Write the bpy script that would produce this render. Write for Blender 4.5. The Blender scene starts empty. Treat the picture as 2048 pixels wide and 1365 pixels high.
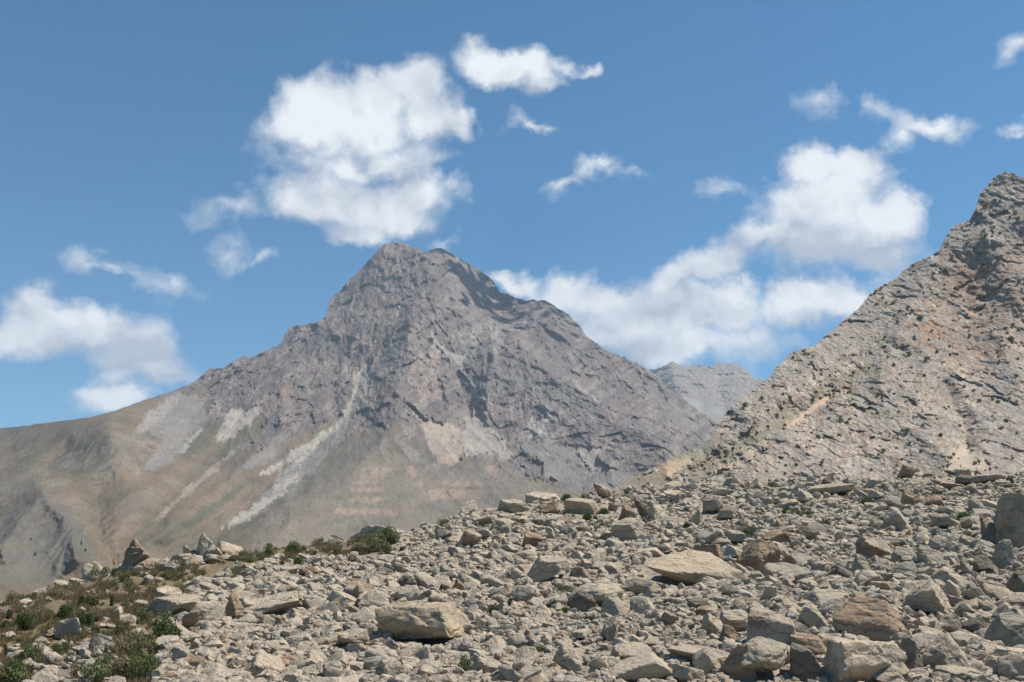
import bpy, bmesh, math, random
import numpy as np
from mathutils import Vector, Matrix, Euler, Quaternion

S = bpy.context.scene
R = math.radians
random.seed(11)
rng = np.random.default_rng(7)

# ------------------------------------------------------------------ camera
F = 1967.0                 # focal length in photograph pixels (2048 wide)
PITCH = R(13.4)
cam_data = bpy.data.cameras.new('camera')
cam = bpy.data.objects.new('camera', cam_data)
S.collection.objects.link(cam)
cam.location = (0, 0, 0)
cam.rotation_euler = (R(90) + PITCH, 0, 0)
cam_data.sensor_width = 36.0
cam_data.lens = 36.0 * F / 2048.0
cam_data.clip_start = 0.5
cam_data.clip_end = 90000
S.camera = cam

SUN_EL, SUN_AZ = R(58), R(77)          # azimuth measured from +Y (view direction) to the right
sun_dir = Vector((math.sin(SUN_AZ) * math.cos(SUN_EL), math.cos(SUN_AZ) * math.cos(SUN_EL), math.sin(SUN_EL)))

S.view_settings.view_transform = 'Standard'
S.view_settings.look = 'None'
S.view_settings.gamma = 1
S.view_settings.exposure = 0.55
S.render.engine = 'CYCLES'
S.cycles.use_denoising = True
try: S.cycles.denoiser = 'OPENIMAGEDENOISE'
except Exception: pass
S.cycles.max_bounces = 4
S.cycles.diffuse_bounces = 2
S.cycles.volume_bounces = 0
S.cycles.transparent_max_bounces = 8

# ------------------------------------------------------------------ pixel -> ray helpers (photograph pixels)
CP, SP = math.cos(PITCH), math.sin(PITCH)
def ray(px, py):
    a = (np.asarray(px, float) - 1024.0) / F
    b = (682.5 - np.asarray(py, float)) / F
    x = a; y = CP - b * SP; z = SP + b * CP
    return x, y, z
def unit(px, py):
    x, y, z = ray(px, py)
    v = Vector((float(x), float(y), float(z)))
    return v.normalized()
def at(px, py, d):          # point whose horizontal range is d
    x, y, z = ray(px, py)
    h = np.sqrt(x * x + y * y)
    return x / h * d, y / h * d, z / h * d
def project(x, y, z):
    dep = y * CP + z * SP
    up = -y * SP + z * CP
    dep = np.where(dep < 0.05, 0.05, dep)
    return 1024.0 + x / dep * F, 682.5 - up / dep * F

# ------------------------------------------------------------------ node helper
class NT:
    def __init__(s, tree):
        s.t = tree
    def n(s, typ, **kw):
        nd = s.t.nodes.new(typ)
        for k, v in kw.items(): setattr(nd, k, v)
        return nd
    def link(s, a, b): s.t.links.new(a, b)
    def put(s, sock, v):
        if v is None: return
        if isinstance(v, bpy.types.NodeSocket): s.link(v, sock)
        elif isinstance(v, (int, float)):
            try: sock.default_value = v
            except TypeError: sock.default_value = (v, v, v)
        else:
            v = tuple(v)
            if len(v) == 3 and len(sock.default_value) == 4: v = v + (1.0,)
            sock.default_value = v
    def math(s, op, a, b=None, c=None, clamp=False):
        nd = s.n('ShaderNodeMath', operation=op); nd.use_clamp = clamp
        s.put(nd.inputs[0], a); s.put(nd.inputs[1], b); s.put(nd.inputs[2], c)
        return nd.outputs[0]
    def vmath(s, op, a, b=None, out=0):
        nd = s.n('ShaderNodeVectorMath', operation=op)
        s.put(nd.inputs[0], a); s.put(nd.inputs[1], b)
        return nd.outputs[out]
    def scale(s, a, f):
        nd = s.n('ShaderNodeVectorMath', operation='SCALE')
        s.put(nd.inputs[0], a); s.put(nd.inputs['Scale'], f)
        return nd.outputs[0]
    def noise(s, vec, scale, detail=4, rough=0.5, dist=0.0, col=False, lac=2.0):
        nd = s.n('ShaderNodeTexNoise')
        s.put(nd.inputs['Vector'], vec); s.put(nd.inputs['Scale'], scale)
        s.put(nd.inputs['Detail'], detail); s.put(nd.inputs['Roughness'], rough)
        s.put(nd.inputs['Distortion'], dist); s.put(nd.inputs['Lacunarity'], lac)
        return nd.outputs['Color'] if col else nd.outputs['Fac']
    def ridged(s, vec, scale, detail=5, rough=0.5):
        nd = s.n('ShaderNodeTexNoise'); nd.noise_type = 'RIDGED_MULTIFRACTAL'
        s.put(nd.inputs['Vector'], vec); s.put(nd.inputs['Scale'], scale)
        s.put(nd.inputs['Detail'], detail); s.put(nd.inputs['Roughness'], rough)
        return nd.outputs['Fac']
    def voro(s, vec, scale, feature='F1', out='Distance', rnd=1.0):
        nd = s.n('ShaderNodeTexVoronoi', feature=feature)
        s.put(nd.inputs['Vector'], vec); s.put(nd.inputs['Scale'], scale)
        s.put(nd.inputs['Randomness'], rnd)
        return nd.outputs[out]
    def mapr(s, v, a, b, c=0.0, d=1.0, smooth=False):
        nd = s.n('ShaderNodeMapRange')
        if smooth: nd.interpolation_type = 'SMOOTHSTEP'
        s.put(nd.inputs[0], v); s.put(nd.inputs[1], a); s.put(nd.inputs[2], b)
        s.put(nd.inputs[3], c); s.put(nd.inputs[4], d)
        return nd.outputs[0]
    def mix(s, f, a, b, mode='MIX'):
        nd = s.n('ShaderNodeMix', data_type='RGBA', blend_type=mode)
        s.put(nd.inputs[0], f); s.put(nd.inputs[6], a); s.put(nd.inputs[7], b)
        return nd.outputs[2]
    def bump(s, h, strength, dist, normal=None):
        nd = s.n('ShaderNodeBump')
        s.put(nd.inputs['Strength'], strength); s.put(nd.inputs['Distance'], dist)
        s.put(nd.inputs['Height'], h)
        if normal is not None: s.link(normal, nd.inputs['Normal'])
        return nd.outputs[0]

# ------------------------------------------------------------------ sky with clouds (world, directions only)
world = bpy.data.worlds.new('World'); S.world = world; world.use_nodes = True
wt = world.node_tree; wt.nodes.clear(); W = NT(wt)
wout = W.n('ShaderNodeOutputWorld'); bg = W.n('ShaderNodeBackground')
W.link(bg.outputs[0], wout.inputs[0])
SKY_STRENGTH = 0.09
bg.inputs['Strength'].default_value = SKY_STRENGTH
sky = W.n('ShaderNodeTexSky', sky_type='NISHITA')
sky.sun_disc = False; sky.sun_elevation = SUN_EL; sky.sun_rotation = SUN_AZ
sky.altitude = 2200; sky.air_density = 1.0; sky.dust_density = 0.6; sky.ozone_density = 1.6
tc = W.n('ShaderNodeTexCoord')
D = tc.outputs['Generated']
# two levels of domain warp give billowing outlines
w1 = W.noise(D, 7.0, 3, 0.55, col=True)
w2 = W.noise(D, 26.0, 5, 0.62, col=True)
Dw = W.vmath('ADD', D, W.scale(W.vmath('SUBTRACT', w1, (0.5, 0.5, 0.5)), 0.055))
Dw = W.vmath('ADD', Dw, W.scale(W.vmath('SUBTRACT', w2, (0.5, 0.5, 0.5)), 0.046))

def blob_len(vec, px, py, rx, ry, rot=0.0):
    c = unit(px, py)
    a = R(rot)
    ux = (unit(px + 40 * math.cos(a), py - 40 * math.sin(a)) - unit(px - 40 * math.cos(a), py + 40 * math.sin(a))) / 80.0
    uy = (unit(px - 40 * math.sin(a), py - 40 * math.cos(a)) - unit(px + 40 * math.sin(a), py + 40 * math.cos(a))) / 80.0
    sx, sy = ux.length * rx, uy.length * ry
    X = ux.normalized(); Z = c; Y = Z.cross(X).normalized(); X = Y.cross(Z).normalized()
    m = Matrix((X, Y, Z)).transposed()
    mp = W.n('ShaderNodeMapping', vector_type='TEXTURE')
    W.put(mp.inputs['Vector'], vec)
    mp.inputs['Location'].default_value = c
    mp.inputs['Rotation'].default_value = m.to_euler('XYZ')
    mp.inputs['Scale'].default_value = (sx, sy, 1.0)
    return W.vmath('LENGTH', mp.outputs[0], out=1)

# (px, py, rx, ry, rot, weight)
CLOUDS = [
 # big central cloud, upper body
 (640,200,95,70,10,1.0),(740,190,110,60,5,1.0),(830,165,65,65,0,1.0),(700,245,140,55,0,1.0),(860,225,85,62,-15,1.0),(925,245,62,38,-25,.9),
 (600,235,75,60,20,.9),
 # middle veil
 (590,300,85,60,20,.40),(680,310,110,60,0,.62),(800,320,110,52,0,.60),(870,320,75,25,0,.36),(570,360,80,45,20,.42),
 (760,300,60,30,-20,.8),
 # lower body
 (650,385,130,66,0,1.1),(740,410,120,70,0,1.05),(590,400,80,48,0,.8),(820,385,85,62,0,.85),(710,462,90,40,-5,.9),(790,440,90,40,10,.8),(900,380,50,30,0,.35),
 (480,395,72,24,25,.3),(890,480,52,18,25,.3),
 # upper small cloud
 (985,130,70,40,-10,.9),(1050,130,80,46,0,1.05),(1090,160,50,32,0,.8),(950,110,50,30,15,.5),(1130,130,50,22,-10,.45),(1185,137,26,18,-30,.5),
 # wisp
 (1032,232,22,26,0,.28),(1060,258,40,15,-28,.5),(1090,276,24,12,-35,.42),
 # small cloud centre right
 (1190,345,46,30,20,.55),(1140,378,52,18,25,.38),(1258,340,30,16,10,.27),
 # left cloud
 (80,620,90,55,0,1.0),(180,640,105,55,-15,1.05),(260,690,100,55,-15,1.0),(100,670,110,45,0,.9),(30,650,70,55,0,.9),(290,740,90,40,0,.8),(230,790,85,34,0,.95),(330,765,80,26,0,.55),
 (-80,660,90,50,0,.9),
 # wisps above left cloud
 (190,520,58,24,-20,.38),(250,540,72,26,-20,.36),(330,570,52,24,-30,.33),(340,590,30,18,0,.2),(455,512,34,26,35,.30),(505,527,42,13,-10,.34),
 # big right cloud
 (1600,340,62,52,0,1.05),(1690,350,90,55,0,1.05),(1640,420,140,70,0,1.1),(1760,440,110,65,0,1.0),(1640,480,170,55,0,1.0),(1800,410,60,45,0,.9),(1530,460,90,40,20,.9),(1760,510,120,35,0,.7),
 (1840,500,90,40,20,.4),
 (1440,530,90,45,25,1.0),(1350,570,90,42,25,1.0),
 (1130,580,90,45,0,1.05),(1220,610,120,50,0,1.05),(1330,640,130,62,0,1.25),(1240,660,140,54,0,1.2),(1430,620,105,58,0,1.15),(1350,700,150,48,0,.95),(1480,580,60,35,0,.8),(1480,690,110,45,0,.55),(1020,560,60,25,0,.8),
 (1620,585,95,45,0,.95),(1700,600,100,40,0,.8),(1580,620,90,35,0,.7),(1760,590,80,35,20,.55),(1550,700,80,30,0,.3),
 # wispy upper right
 (1685,212,66,40,10,.20),(1740,224,60,24,-25,.38),(1850,245,88,28,-12,.7),(1790,265,30,45,-15,.5),(1650,210,35,35,0,.35),(1770,300,26,22,0,.4),
 (1435,378,20,22,0,.28),(1498,362,18,15,0,.16),
 (2045,108,34,20,20,.42),(2035,262,34,12,10,.42),(2170,240,90,40,0,.8),(2300,500,120,50,0,.9),
 (-300,350,150,50,10,.8),(-500,600,150,60,0,.9),(2500,250,150,50,0,.8),
]
def chain(prev):            # keeps the nodes in sequence, so that the shader's stack stays small
    if prev is None: return Dw
    nd = W.n('ShaderNodeVectorMath', operation='MULTIPLY_ADD')
    W.put(nd.inputs[0], prev); nd.inputs[1].default_value = (1e-7, 1e-7, 1e-7); W.put(nd.inputs[2], Dw)
    return nd.outputs[0]
acc = None
for (px, py, rx, ry, rot, wgt) in CLOUDS:
    L = blob_len(chain(acc), px, py, rx * 1.17, ry * 1.2, rot)
    h = W.math('MULTIPLY_ADD', L, -wgt, wgt)
    acc = h if acc is None else W.math('SMOOTH_MAX', acc, h, 0.22)
acc = W.math('MAXIMUM', acc, -0.6)
nz = W.noise(D, 20.0, 9, 0.64, dist=0.3)
la = W.noise(D, 8.0, 3, 0.5)
core = W.mapr(acc, 0.20, 0.75, 1.0, 0.30)
dens = W.math('ADD', W.math('MULTIPLY', acc, 1.55), W.math('ADD', W.math('MULTIPLY', W.math('MULTIPLY', W.math('SUBTRACT', nz, 0.50), 2.3), core), W.math('MULTIPLY', W.math('SUBTRACT', la, 0.5), 0.5)))
alpha = W.mapr(dens, 0.03, 0.98, 0.0, 1.0)
alpha = W.math('SUBTRACT', 1.0, W.math('POWER', W.math('SUBTRACT', 1.0, alpha), 1.8))
# self shading: compare the density with the density a little nearer the sun, and grey bases
up = Vector((0.35, -0.1, 1.0)).normalized()
nb = W.noise(W.vmath('ADD', D, tuple(up * 0.013)), 20.0, 6, 0.55, dist=0.3)
lb = W.noise(W.vmath('ADD', D, tuple(up * 0.035)), 8.0, 3, 0.5)
puff = W.math('ADD', W.math('MULTIPLY', W.math('SUBTRACT', nz, nb), 1.5), W.math('MULTIPLY', W.math('SUBTRACT', la, lb), 2.4))
SHADE = [(250,705,150,50,-8,1.05),(150,690,120,30,0,.8),(300,760,90,26,0,.7),(1650,505,200,56,0,1.2),(1560,520,90,40,0,.9),(1780,520,90,30,0,.8),(1200,655,80,34,0,.7),(1330,625,130,34,0,.95),(1270,700,130,36,0,.8),(1420,640,70,30,0,.6),
         (800,335,90,40,0,.95),(600,335,90,44,0,.85),(700,365,120,34,0,.7),(900,270,60,50,0,.7),(720,285,120,30,0,.6),(640,455,90,26,0,.5),(1650,635,110,26,0,.65),(1080,172,70,20,0,.7),(870,190,50,60,0,.4),(1180,372,60,16,10,.5),(1850,262,70,20,-12,.5)]
sac = None
for (px, py, rx, ry, rot, wgt) in SHADE:
    L = blob_len(chain(sac if sac is not None else acc), px, py, rx * 1.3, ry * 1.3, rot)
    h = W.math('MULTIPLY_ADD', L, -wgt, wgt)
    sac = h if sac is None else W.math('SMOOTH_MAX', sac, h, 0.2)
sac = W.math('MAXIMUM', sac, 0.0)
thick = W.mapr(dens, 0.15, 1.1, 0.0, 1.0, smooth=True)
lit = W.math('ADD', W.math('ADD', 0.62, puff), W.math('MULTIPLY', sac, -1.05))
lit = W.math('ADD', lit, W.math('MULTIPLY', thick, 0.25), clamp=True)
K = 1.0 / SKY_STRENGTH
ccol = W.mix(lit, (0.345 * K, 0.385 * K, 0.45 * K), (0.66 * K, 0.68 * K, 0.70 * K))
hsv = W.n('ShaderNodeHueSaturation'); hsv.inputs['Saturation'].default_value = 1.0
hsv.inputs['Value'].default_value = 1.0
W.link(sky.outputs[0], hsv.inputs['Color'])
skyc = W.mix(1.0, hsv.outputs[0], (0.32, 0.80, 0.955), 'MULTIPLY')
alpha = W.math('MULTIPLY', alpha, W.mapr(acc, 0.05, 0.5, 0.42, 0.96))
final = W.mix(alpha, skyc, ccol)
W.link(final, bg.inputs['Color'])
world.cycles.sampling_method = 'MANUAL'; world.cycles.sample_map_resolution = 256

sl = bpy.data.lights.new('sun', 'SUN'); sl.energy = 5.0; sl.angle = R(0.5); sl.color = (1.0, 0.945, 0.86)
so = bpy.data.objects.new('sun', sl); S.collection.objects.link(so)
so.rotation_euler = sun_dir.to_track_quat('Z', 'Y').to_euler(); so.location = (0, 0, 300)

# ------------------------------------------------------------------ numpy noise
def _hash(ix, iy, iz, seed):
    h = (ix.astype(np.uint32) * np.uint32(374761393) + iy.astype(np.uint32) * np.uint32(668265263)
         + iz.astype(np.uint32) * np.uint32(2147483647) + np.uint32(seed * 974711 & 0xffffffff))
    h = (h ^ (h >> np.uint32(13))) * np.uint32(1274126177)
    h = (h ^ (h >> np.uint32(16))) * np.uint32(2246822519)
    return h ^ (h >> np.uint32(13))
_G = rng.normal(size=(256, 3)).astype(np.float32); _G /= np.linalg.norm(_G, axis=1)[:, None]
np.seterr(over='ignore', divide='ignore', invalid='ignore')
def perlin(x, y, z, seed=0):
    x = x.astype(np.float32); y = y.astype(np.float32); z = z.astype(np.float32)
    xi = np.floor(x); yi = np.floor(y); zi = np.floor(z)
    fx = x - xi; fy = y - yi; fz = z - zi
    xi = xi.astype(np.int32); yi = yi.astype(np.int32); zi = zi.astype(np.int32)
    u = fx * fx * fx * (fx * (fx * 6 - 15) + 10); v = fy * fy * fy * (fy * (fy * 6 - 15) + 10); w = fz * fz * fz * (fz * (fz * 6 - 15) + 10)
    res = 0
    for a in (0, 1):
        for b in (0, 1):
            for c in (0, 1):
                g = _G[_hash(xi + a, yi + b, zi + c, seed) & np.uint32(255)]
                dot = g[..., 0] * (fx - a) + g[..., 1] * (fy - b) + g[..., 2] * (fz - c)
                wt_ = (u if a else 1 - u) * (v if b else 1 - v) * (w if c else 1 - w)
                res = res + dot * wt_
    return res * 1.5
def fbm(x, y, z, lam, octs, seed=0, gain=0.5):
    s = 0; a = 1.0; f = 1.0 / lam
    for o in range(octs):
        s = s + a * perlin(x * f, y * f, z * f, seed + o); a *= gain; f *= 2.03
    return s
def ridged(x, y, z, lam, octs, seed=0, gain=0.5):
    s = 0; a = 1.0; f = 1.0 / lam; prev = 1.0
    for o in range(octs):
        n = 1 - np.abs(perlin(x * f, y * f, z * f, seed + o)) * 1.6
        n = n * n
        s = s + a * (n * prev - 0.4); prev = np.clip(n, 0, 1); a *= gain; f *= 2.07
    return s
def worley(x, y, z, lam, seed=0):       # returns F1, F2-F1, cell value
    x = x / lam; y = y / lam; z = z / lam
    xi = np.floor(x).astype(np.int32); yi = np.floor(y).astype(np.int32); zi = np.floor(z).astype(np.int32)
    f1 = np.full(x.shape, 9.0, np.float32); f2 = f1.copy(); cid = np.zeros(x.shape, np.float32)
    for a in (-1, 0, 1):
        for b in (-1, 0, 1):
            for c in (-1, 0, 1):
                h = _hash(xi + a, yi + b, zi + c, seed)
                jx = (h & np.uint32(1023)) / 1023.0; jy = ((h >> np.uint32(10)) & np.uint32(1023)) / 1023.0; jz = ((h >> np.uint32(20)) & np.uint32(1023)) / 1023.0
                d = np.sqrt((xi + a + jx - x) ** 2 + (yi + b + jy - y) ** 2 + (zi + c + jz - z) ** 2)
                nearer = d < f1
                f2 = np.where(nearer, f1, np.minimum(f2, d)); cid = np.where(nearer, ((h >> np.uint32(5)) & np.uint32(255)) / 255.0, cid)
                f1 = np.where(nearer, d, f1)
    return f1, f2 - f1, cid
def facets(x, y, z, lam, seed=0, tilt=1.0):
    """rock broken into tilted flat-faced blocks: each cell is a plane leaning its own way"""
    x = x / lam; y = y / lam; z = z / lam
    xi = np.floor(x).astype(np.int32); yi = np.floor(y).astype(np.int32); zi = np.floor(z).astype(np.int32)
    f1 = np.full(x.shape, 9.0, np.float32); f2 = f1.copy(); out = np.zeros(x.shape, np.float32)
    for a in (-1, 0, 1):
        for b in (-1, 0, 1):
            for c in (-1, 0, 1):
                h = _hash(xi + a, yi + b, zi + c, seed)
                dx = xi + a + (h & np.uint32(1023)) / 1023.0 - x; dy = yi + b + ((h >> np.uint32(10)) & np.uint32(1023)) / 1023.0 - y; dz = zi + c + ((h >> np.uint32(20)) & np.uint32(1023)) / 1023.0 - z
                d = np.sqrt(dx * dx + dy * dy + dz * dz)
                g_ = _G[(h >> np.uint32(7)) & np.uint32(255)]
                pl = tilt * (g_[..., 0] * dx + (g_[..., 2] * .8 + .25) * dz) + .5 * g_[..., 1]
                nearer = d < f1
                f2 = np.where(nearer, f1, np.minimum(f2, d)); out = np.where(nearer, pl, out); f1 = np.where(nearer, d, f1)
    return out * lam, f2 - f1
def sstep(a, b, x):
    t = np.clip((x - a) / (b - a), 0, 1); return t * t * (3 - 2 * t)

def seg_dist(px, py, pts):
    d = np.full(px.shape, 1e9)
    for (x0, y0), (x1, y1) in zip(pts[:-1], pts[1:]):
        dx, dy = x1 - x0, y1 - y0
        t = np.clip(((px - x0) * dx + (py - y0) * dy) / (dx * dx + dy * dy + 1e-9), 0, 1)
        d = np.minimum(d, np.hypot(px - x0 - t * dx, py - y0 - t * dy))
    return d
def poly_sd(px, py, pts):       # positive inside
    inside = np.zeros(px.shape, bool)
    n = len(pts)
    for i in range(n):
        x0, y0 = pts[i]; x1, y1 = pts[(i + 1) % n]
        c = ((y0 > py) != (y1 > py)) & (px < (x1 - x0) * (py - y0) / ((y1 - y0) + 1e-9) + x0)
        inside ^= c
    d = seg_dist(px, py, list(pts) + [pts[0]])
    return np.where(inside, d, -d)

# ------------------------------------------------------------------ tagging
def tag(o, label=None, cat=None, group=None, kind=None):
    if label: o['label'] = label
    if cat: o['category'] = cat
    if group: o['group'] = group
    if kind: o['kind'] = kind
    return o
def grid_mesh(name, X, Y, Z, mat, cols=None, attrs=None, smooth=True):
    nv, nu = X.shape
    me = bpy.data.meshes.new(name)
    co = np.stack([X, Y, Z], -1).reshape(-1, 3).astype(np.float32)
    idx = np.arange(nv * nu).reshape(nv, nu)
    a = idx[:-1, :-1].ravel(); b = idx[:-1, 1:].ravel(); c = idx[1:, 1:].ravel(); d = idx[1:, :-1].ravel()
    q = np.stack([a, b, c, d], -1).astype(np.int32)
    me.vertices.add(len(co)); me.vertices.foreach_set('co', co.ravel())
    me.loops.add(q.size); me.loops.foreach_set('vertex_index', q.ravel())
    me.polygons.add(len(q)); me.polygons.foreach_set('loop_start', np.arange(0, q.size, 4, dtype=np.int32))
    me.polygons.foreach_set('loop_total', np.full(len(q), 4, np.int32))
    me.polygons.foreach_set('use_smooth', np.full(len(q), smooth))
    me.update(calc_edges=True)
    if cols is not None:
        at_ = me.attributes.new('tint', 'FLOAT_COLOR', 'POINT')
        c4 = np.ones((len(co), 4), np.float32); c4[:, :3] = cols.reshape(-1, 3); at_.data.foreach_set('color', c4.ravel())
    for k, v in (attrs or {}).items():
        at_ = me.attributes.new(k, 'FLOAT', 'POINT'); at_.data.foreach_set('value', v.astype(np.float32).ravel())
    me.materials.append(mat)
    o = bpy.data.objects.new(name, me); S.collection.objects.link(o)
    return o
def newmat(name):
    m = bpy.data.materials.new(name); m.use_nodes = True
    t = m.node_tree; t.nodes.clear(); N = NT(t)
    out = N.n('ShaderNodeOutputMaterial'); p = N.n('ShaderNodeBsdfPrincipled')
    p.inputs['Roughness'].default_value = 0.92
    p.inputs['Specular IOR Level'].default_value = 0.2
    N.link(p.outputs[0], out.inputs[0])
    return m, N, p

# ================================================================== MOUNTAINS
def terrain_mat(name, fine, rock_bump, grain, speck=None):
    """colour comes from the ground's own tint attribute, broken up by noise at 'fine' metres"""
    m, N, p = newmat(name)
    at_ = N.n('ShaderNodeAttribute', attribute_name='tint')
    rk = N.n('ShaderNodeAttribute', attribute_name='rock').outputs['Fac']
    pos = N.vmath('MULTIPLY', N.n('ShaderNodeNewGeometry').outputs['Position'], (1.0, 0.35, 0.72))
    n1 = N.noise(pos, 1.0 / (fine * 8), 6, 0.6)
    n2 = N.noise(pos, 1.0 / fine, 5, 0.65)
    f1 = N.mapr(n1, 0.3, 0.7, 0.82, 1.18)
    amp = N.math('MULTIPLY_ADD', rk, grain * .55, grain * 0.7)
    f2 = N.math('MULTIPLY_ADD', N.math('SUBTRACT', n2, 0.5), amp, 1.0)
    c = N.mix(1.0, at_.outputs['Color'], N.n('ShaderNodeCombineColor').outputs[0], 'MULTIPLY')
    cc = N.t.nodes[-1]; 
    cc = [n for n in N.t.nodes if n.bl_idname == 'ShaderNodeCombineColor'][-1]
    ff = N.math('MULTIPLY', f1, f2)
    for i in range(3): N.link(ff, cc.inputs[i])
    # dark joints in the rock
    v = N.voro(N.vmath('ADD', pos, N.scale(N.noise(pos, 1.0 / (fine * 3), 3, 0.6, col=True), fine * 3)), 1.0 / (fine * 3.2), 'DISTANCE_TO_EDGE')
    crack = N.math('MULTIPLY', N.mapr(v, 0.0, 0.10, 1.0, 0.0), rk)
    c = N.mix(N.math('MULTIPLY', crack, 0.35), c, (0.07, 0.06, 0.055))
    if speck:
        sv = N.voro(pos, 1.0 / speck, 'F1')
        sm = N.n('ShaderNodeAttribute', attribute_name='speck').outputs['Fac']
        sp = N.math('MULTIPLY', N.mapr(N.math('ADD', sv, N.math('MULTIPLY', N.noise(pos, 1.0 / speck * 2, 2, 0.5), 0.3)), 0.40, 0.48, 1.0, 0.0), sm)
        c = N.mix(N.math('MULTIPLY', sp, 0.8), c, (0.06, 0.07, 0.04))
    N.link(c, p.inputs['Base Color'])
    hh = N.math('ADD', N.math('MULTIPLY', n2, 1.0), N.math('MULTIPLY', N.mapr(v, 0.0, 0.25), 0.7))
    st = N.math('MULTIPLY_ADD', rk, rock_bump * .75, rock_bump * 0.35)
    N.link(N.bump(hh, st, fine * 0.9), p.inputs['Normal'])
    return m

def rbf(ctrl, px, py):
    C_ = np.array(ctrl, float); n = len(C_)
    sx = 400.0
    def K_(d): 
        return np.where(d < 1e-9, 0, d * d * np.log(d + 1e-12))
    P_ = C_[:, :2] / sx
    A = np.zeros((n + 3, n + 3)); A[:n, :n] = K_(np.hypot(P_[:, None, 0] - P_[None, :, 0], P_[:, None, 1] - P_[None, :, 1])) + np.eye(n) * 0.01
    A[:n, n] = 1; A[:n, n + 1:] = P_; A[n, :n] = 1; A[n + 1:, :n] = P_.T
    w = np.linalg.solve(A, np.concatenate([C_[:, 2], [0, 0, 0]]))
    x = px / sx; y = py / sx
    s = w[n] + w[n + 1] * x + w[n + 2] * y
    for i in range(n): s = s + w[i] * K_(np.hypot(x - P_[i, 0], y - P_[i, 1]))
    return s

def crest(px, pts, jag, seed, lam=26.0):
    xs, ys = zip(*pts)
    y = np.interp(px, xs, ys)
    z0 = np.zeros_like(px)
    return y + jag * (fbm(px, z0, z0, lam, 5, seed, 0.6))

def axis_px(lo, hi, a, b, step, coarse):
    return np.concatenate([np.arange(lo, a, coarse), np.arange(a, b, step), np.arange(b, hi + coarse, coarse)]).astype(float)

def c2(x, y): return (x / 2.923, 700 + y / 2.923)          # crop coordinates noted while tracing -> photograph pixels
def c1(x, y): return (600 + x / 3.413, 460 + y / 3.413)
def c3(x, y): return (600 + x / 2.923, 760 + y / 2.923)
def c4(x, y): return (1200 + x / 2.415, 660 + y / 2.415)
def c5(x, y): return (1500 + x / 2.967, 340 + y / 2.967)
def P(f, *v): return [f(v[i], v[i + 1]) for i in range(0, len(v), 2)]

BACK = 14
def sheet_rows(u, ysky, ybase, nrow):
    t = np.linspace(0, 1, nrow)[:, None]
    py = ybase + (ysky[None, :] - ybase) * t
    px = np.repeat(u[None, :], nrow, 0)
    return px, py
def add_back(X, Y, Z, drop, dist):
    """continue the sheet over the crest and down the far side"""
    xs, ys, zs = X[-1], Y[-1], Z[-1]
    r = np.hypot(xs, ys)
    XX, YY, ZZ = [X], [Y], [Z]
    for k in range(1, BACK + 1):
        t = k / BACK
        dd = dist * t ** 1.5
        jit = fbm(xs, ys, zs * 0 + k * 37.0, dist * 0.15, 3, 91) * dist * 0.02 * min(1, t * 3)
        XX.append((xs * (1 + dd / r))[None]); YY.append((ys * (1 + dd / r))[None]); ZZ.append((zs - drop * (dd / dist) ** 1.1 + jit)[None])
    return np.concatenate(XX), np.concatenate(YY), np.concatenate(ZZ)
def pad_back(A):
    return np.concatenate([A, np.repeat(A[-1:], BACK, 0)])

# ---------------------------------------------------------------- main mountain
MAIN_SKY = [(-900,960),(-500,915),(-200,880),(0,857),(50,852),(100,845),(180,835),(230,822),(290,800),(340,785),(390,764),(405,750),(417,739),(450,735),(468,722),(480,715),(510,713),(535,700),(562,688),(570,668),(580,655),(600,650),(640,645),(654,628),(657,610),(662,597),(690,570),(705,555),(720,540),(745,512),(758,500),(768,488),(785,485),(805,486),(820,491),(835,497),(845,505),(856,504),(870,497),(885,497),(900,506),(920,518),(945,532),(960,541),(972,551),(985,558),(992,572),(1000,585),(1020,592),(1040,598),(1052,602),(1085,600),(1100,606),(1120,620),(1138,630),(1146,638),(1158,652),(1166,664),(1190,686),(1220,704),(1241,712),(1283,731),(1324,762),(1366,797),(1399,822),(1436,846),(1500,895),(1600,950),(1800,1020),(2200,1060),(2700,1080)]
u = axis_px(-900, 2700, -60, 1480, 1.6, 14)
ysky = crest(u, MAIN_SKY, 1.0, 5, 22)
rough_edge = np.interp(u, [-900, 330, 420, 1500, 2700], [0.0, 0.3, 3.2, 3.2, 2])
ysky = ysky + rough_edge * fbm(u, u * 0, u * 0, 16, 4, 77, 0.6)
MP_X, MP_Y = sheet_rows(u, ysky, 1290.0, 330)
CTRL = [(-900,960,4200),(-500,915,3900),(0,857,3700),(300,800,4100),(450,735,4500),(600,650,5000),(700,560,5300),(790,487,5600),(880,500,5650),(1000,588,5700),(1090,603,5500),(1160,655,5300),(1290,735,4900),(1420,850,4500),(1600,950,4300),(2000,1040,4300),(2700,1080,4300),
 (-900,1290,1300),(-400,1290,1100),(0,1290,1150),(300,1290,1400),(600,1290,1700),(900,1290,2000),(1200,1290,2300),(1500,1290,2500),(2700,1290,2500),
 (220,868,2700),(100,900,2900),(60,985,2000),(250,955,2350),(100,1100,1500),(-300,1050,1700),(300,1050,1900),(430,900,3300),(330,850,3300),(560,760,4200),(450,1060,2150),(600,1060,2250),(720,960,2950),(785,868,3550),(900,940,3250),(960,830,3950),(1000,700,4500),(900,600,4950),(800,700,4350),(700,680,4650),(1200,850,3950),(1200,970,3050),(1350,900,3600),(1100,760,4250),(640,870,3550),(1000,1050,2500),(800,1050,2350)]
dep = rbf(CTRL, MP_X, MP_Y)
def line(pts, amp, w, sharp=1.0):
    global dep
    d = seg_dist(MP_X + wpx * 7, MP_Y + wpy * 7, pts)
    dep = dep + amp * np.exp(-(d / w) ** sharp)
wpx = fbm(MP_X, MP_Y, MP_X * 0, 60, 4, 31); wpy = fbm(MP_X, MP_Y, MP_X * 0 + 9, 60, 4, 37)
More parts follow.
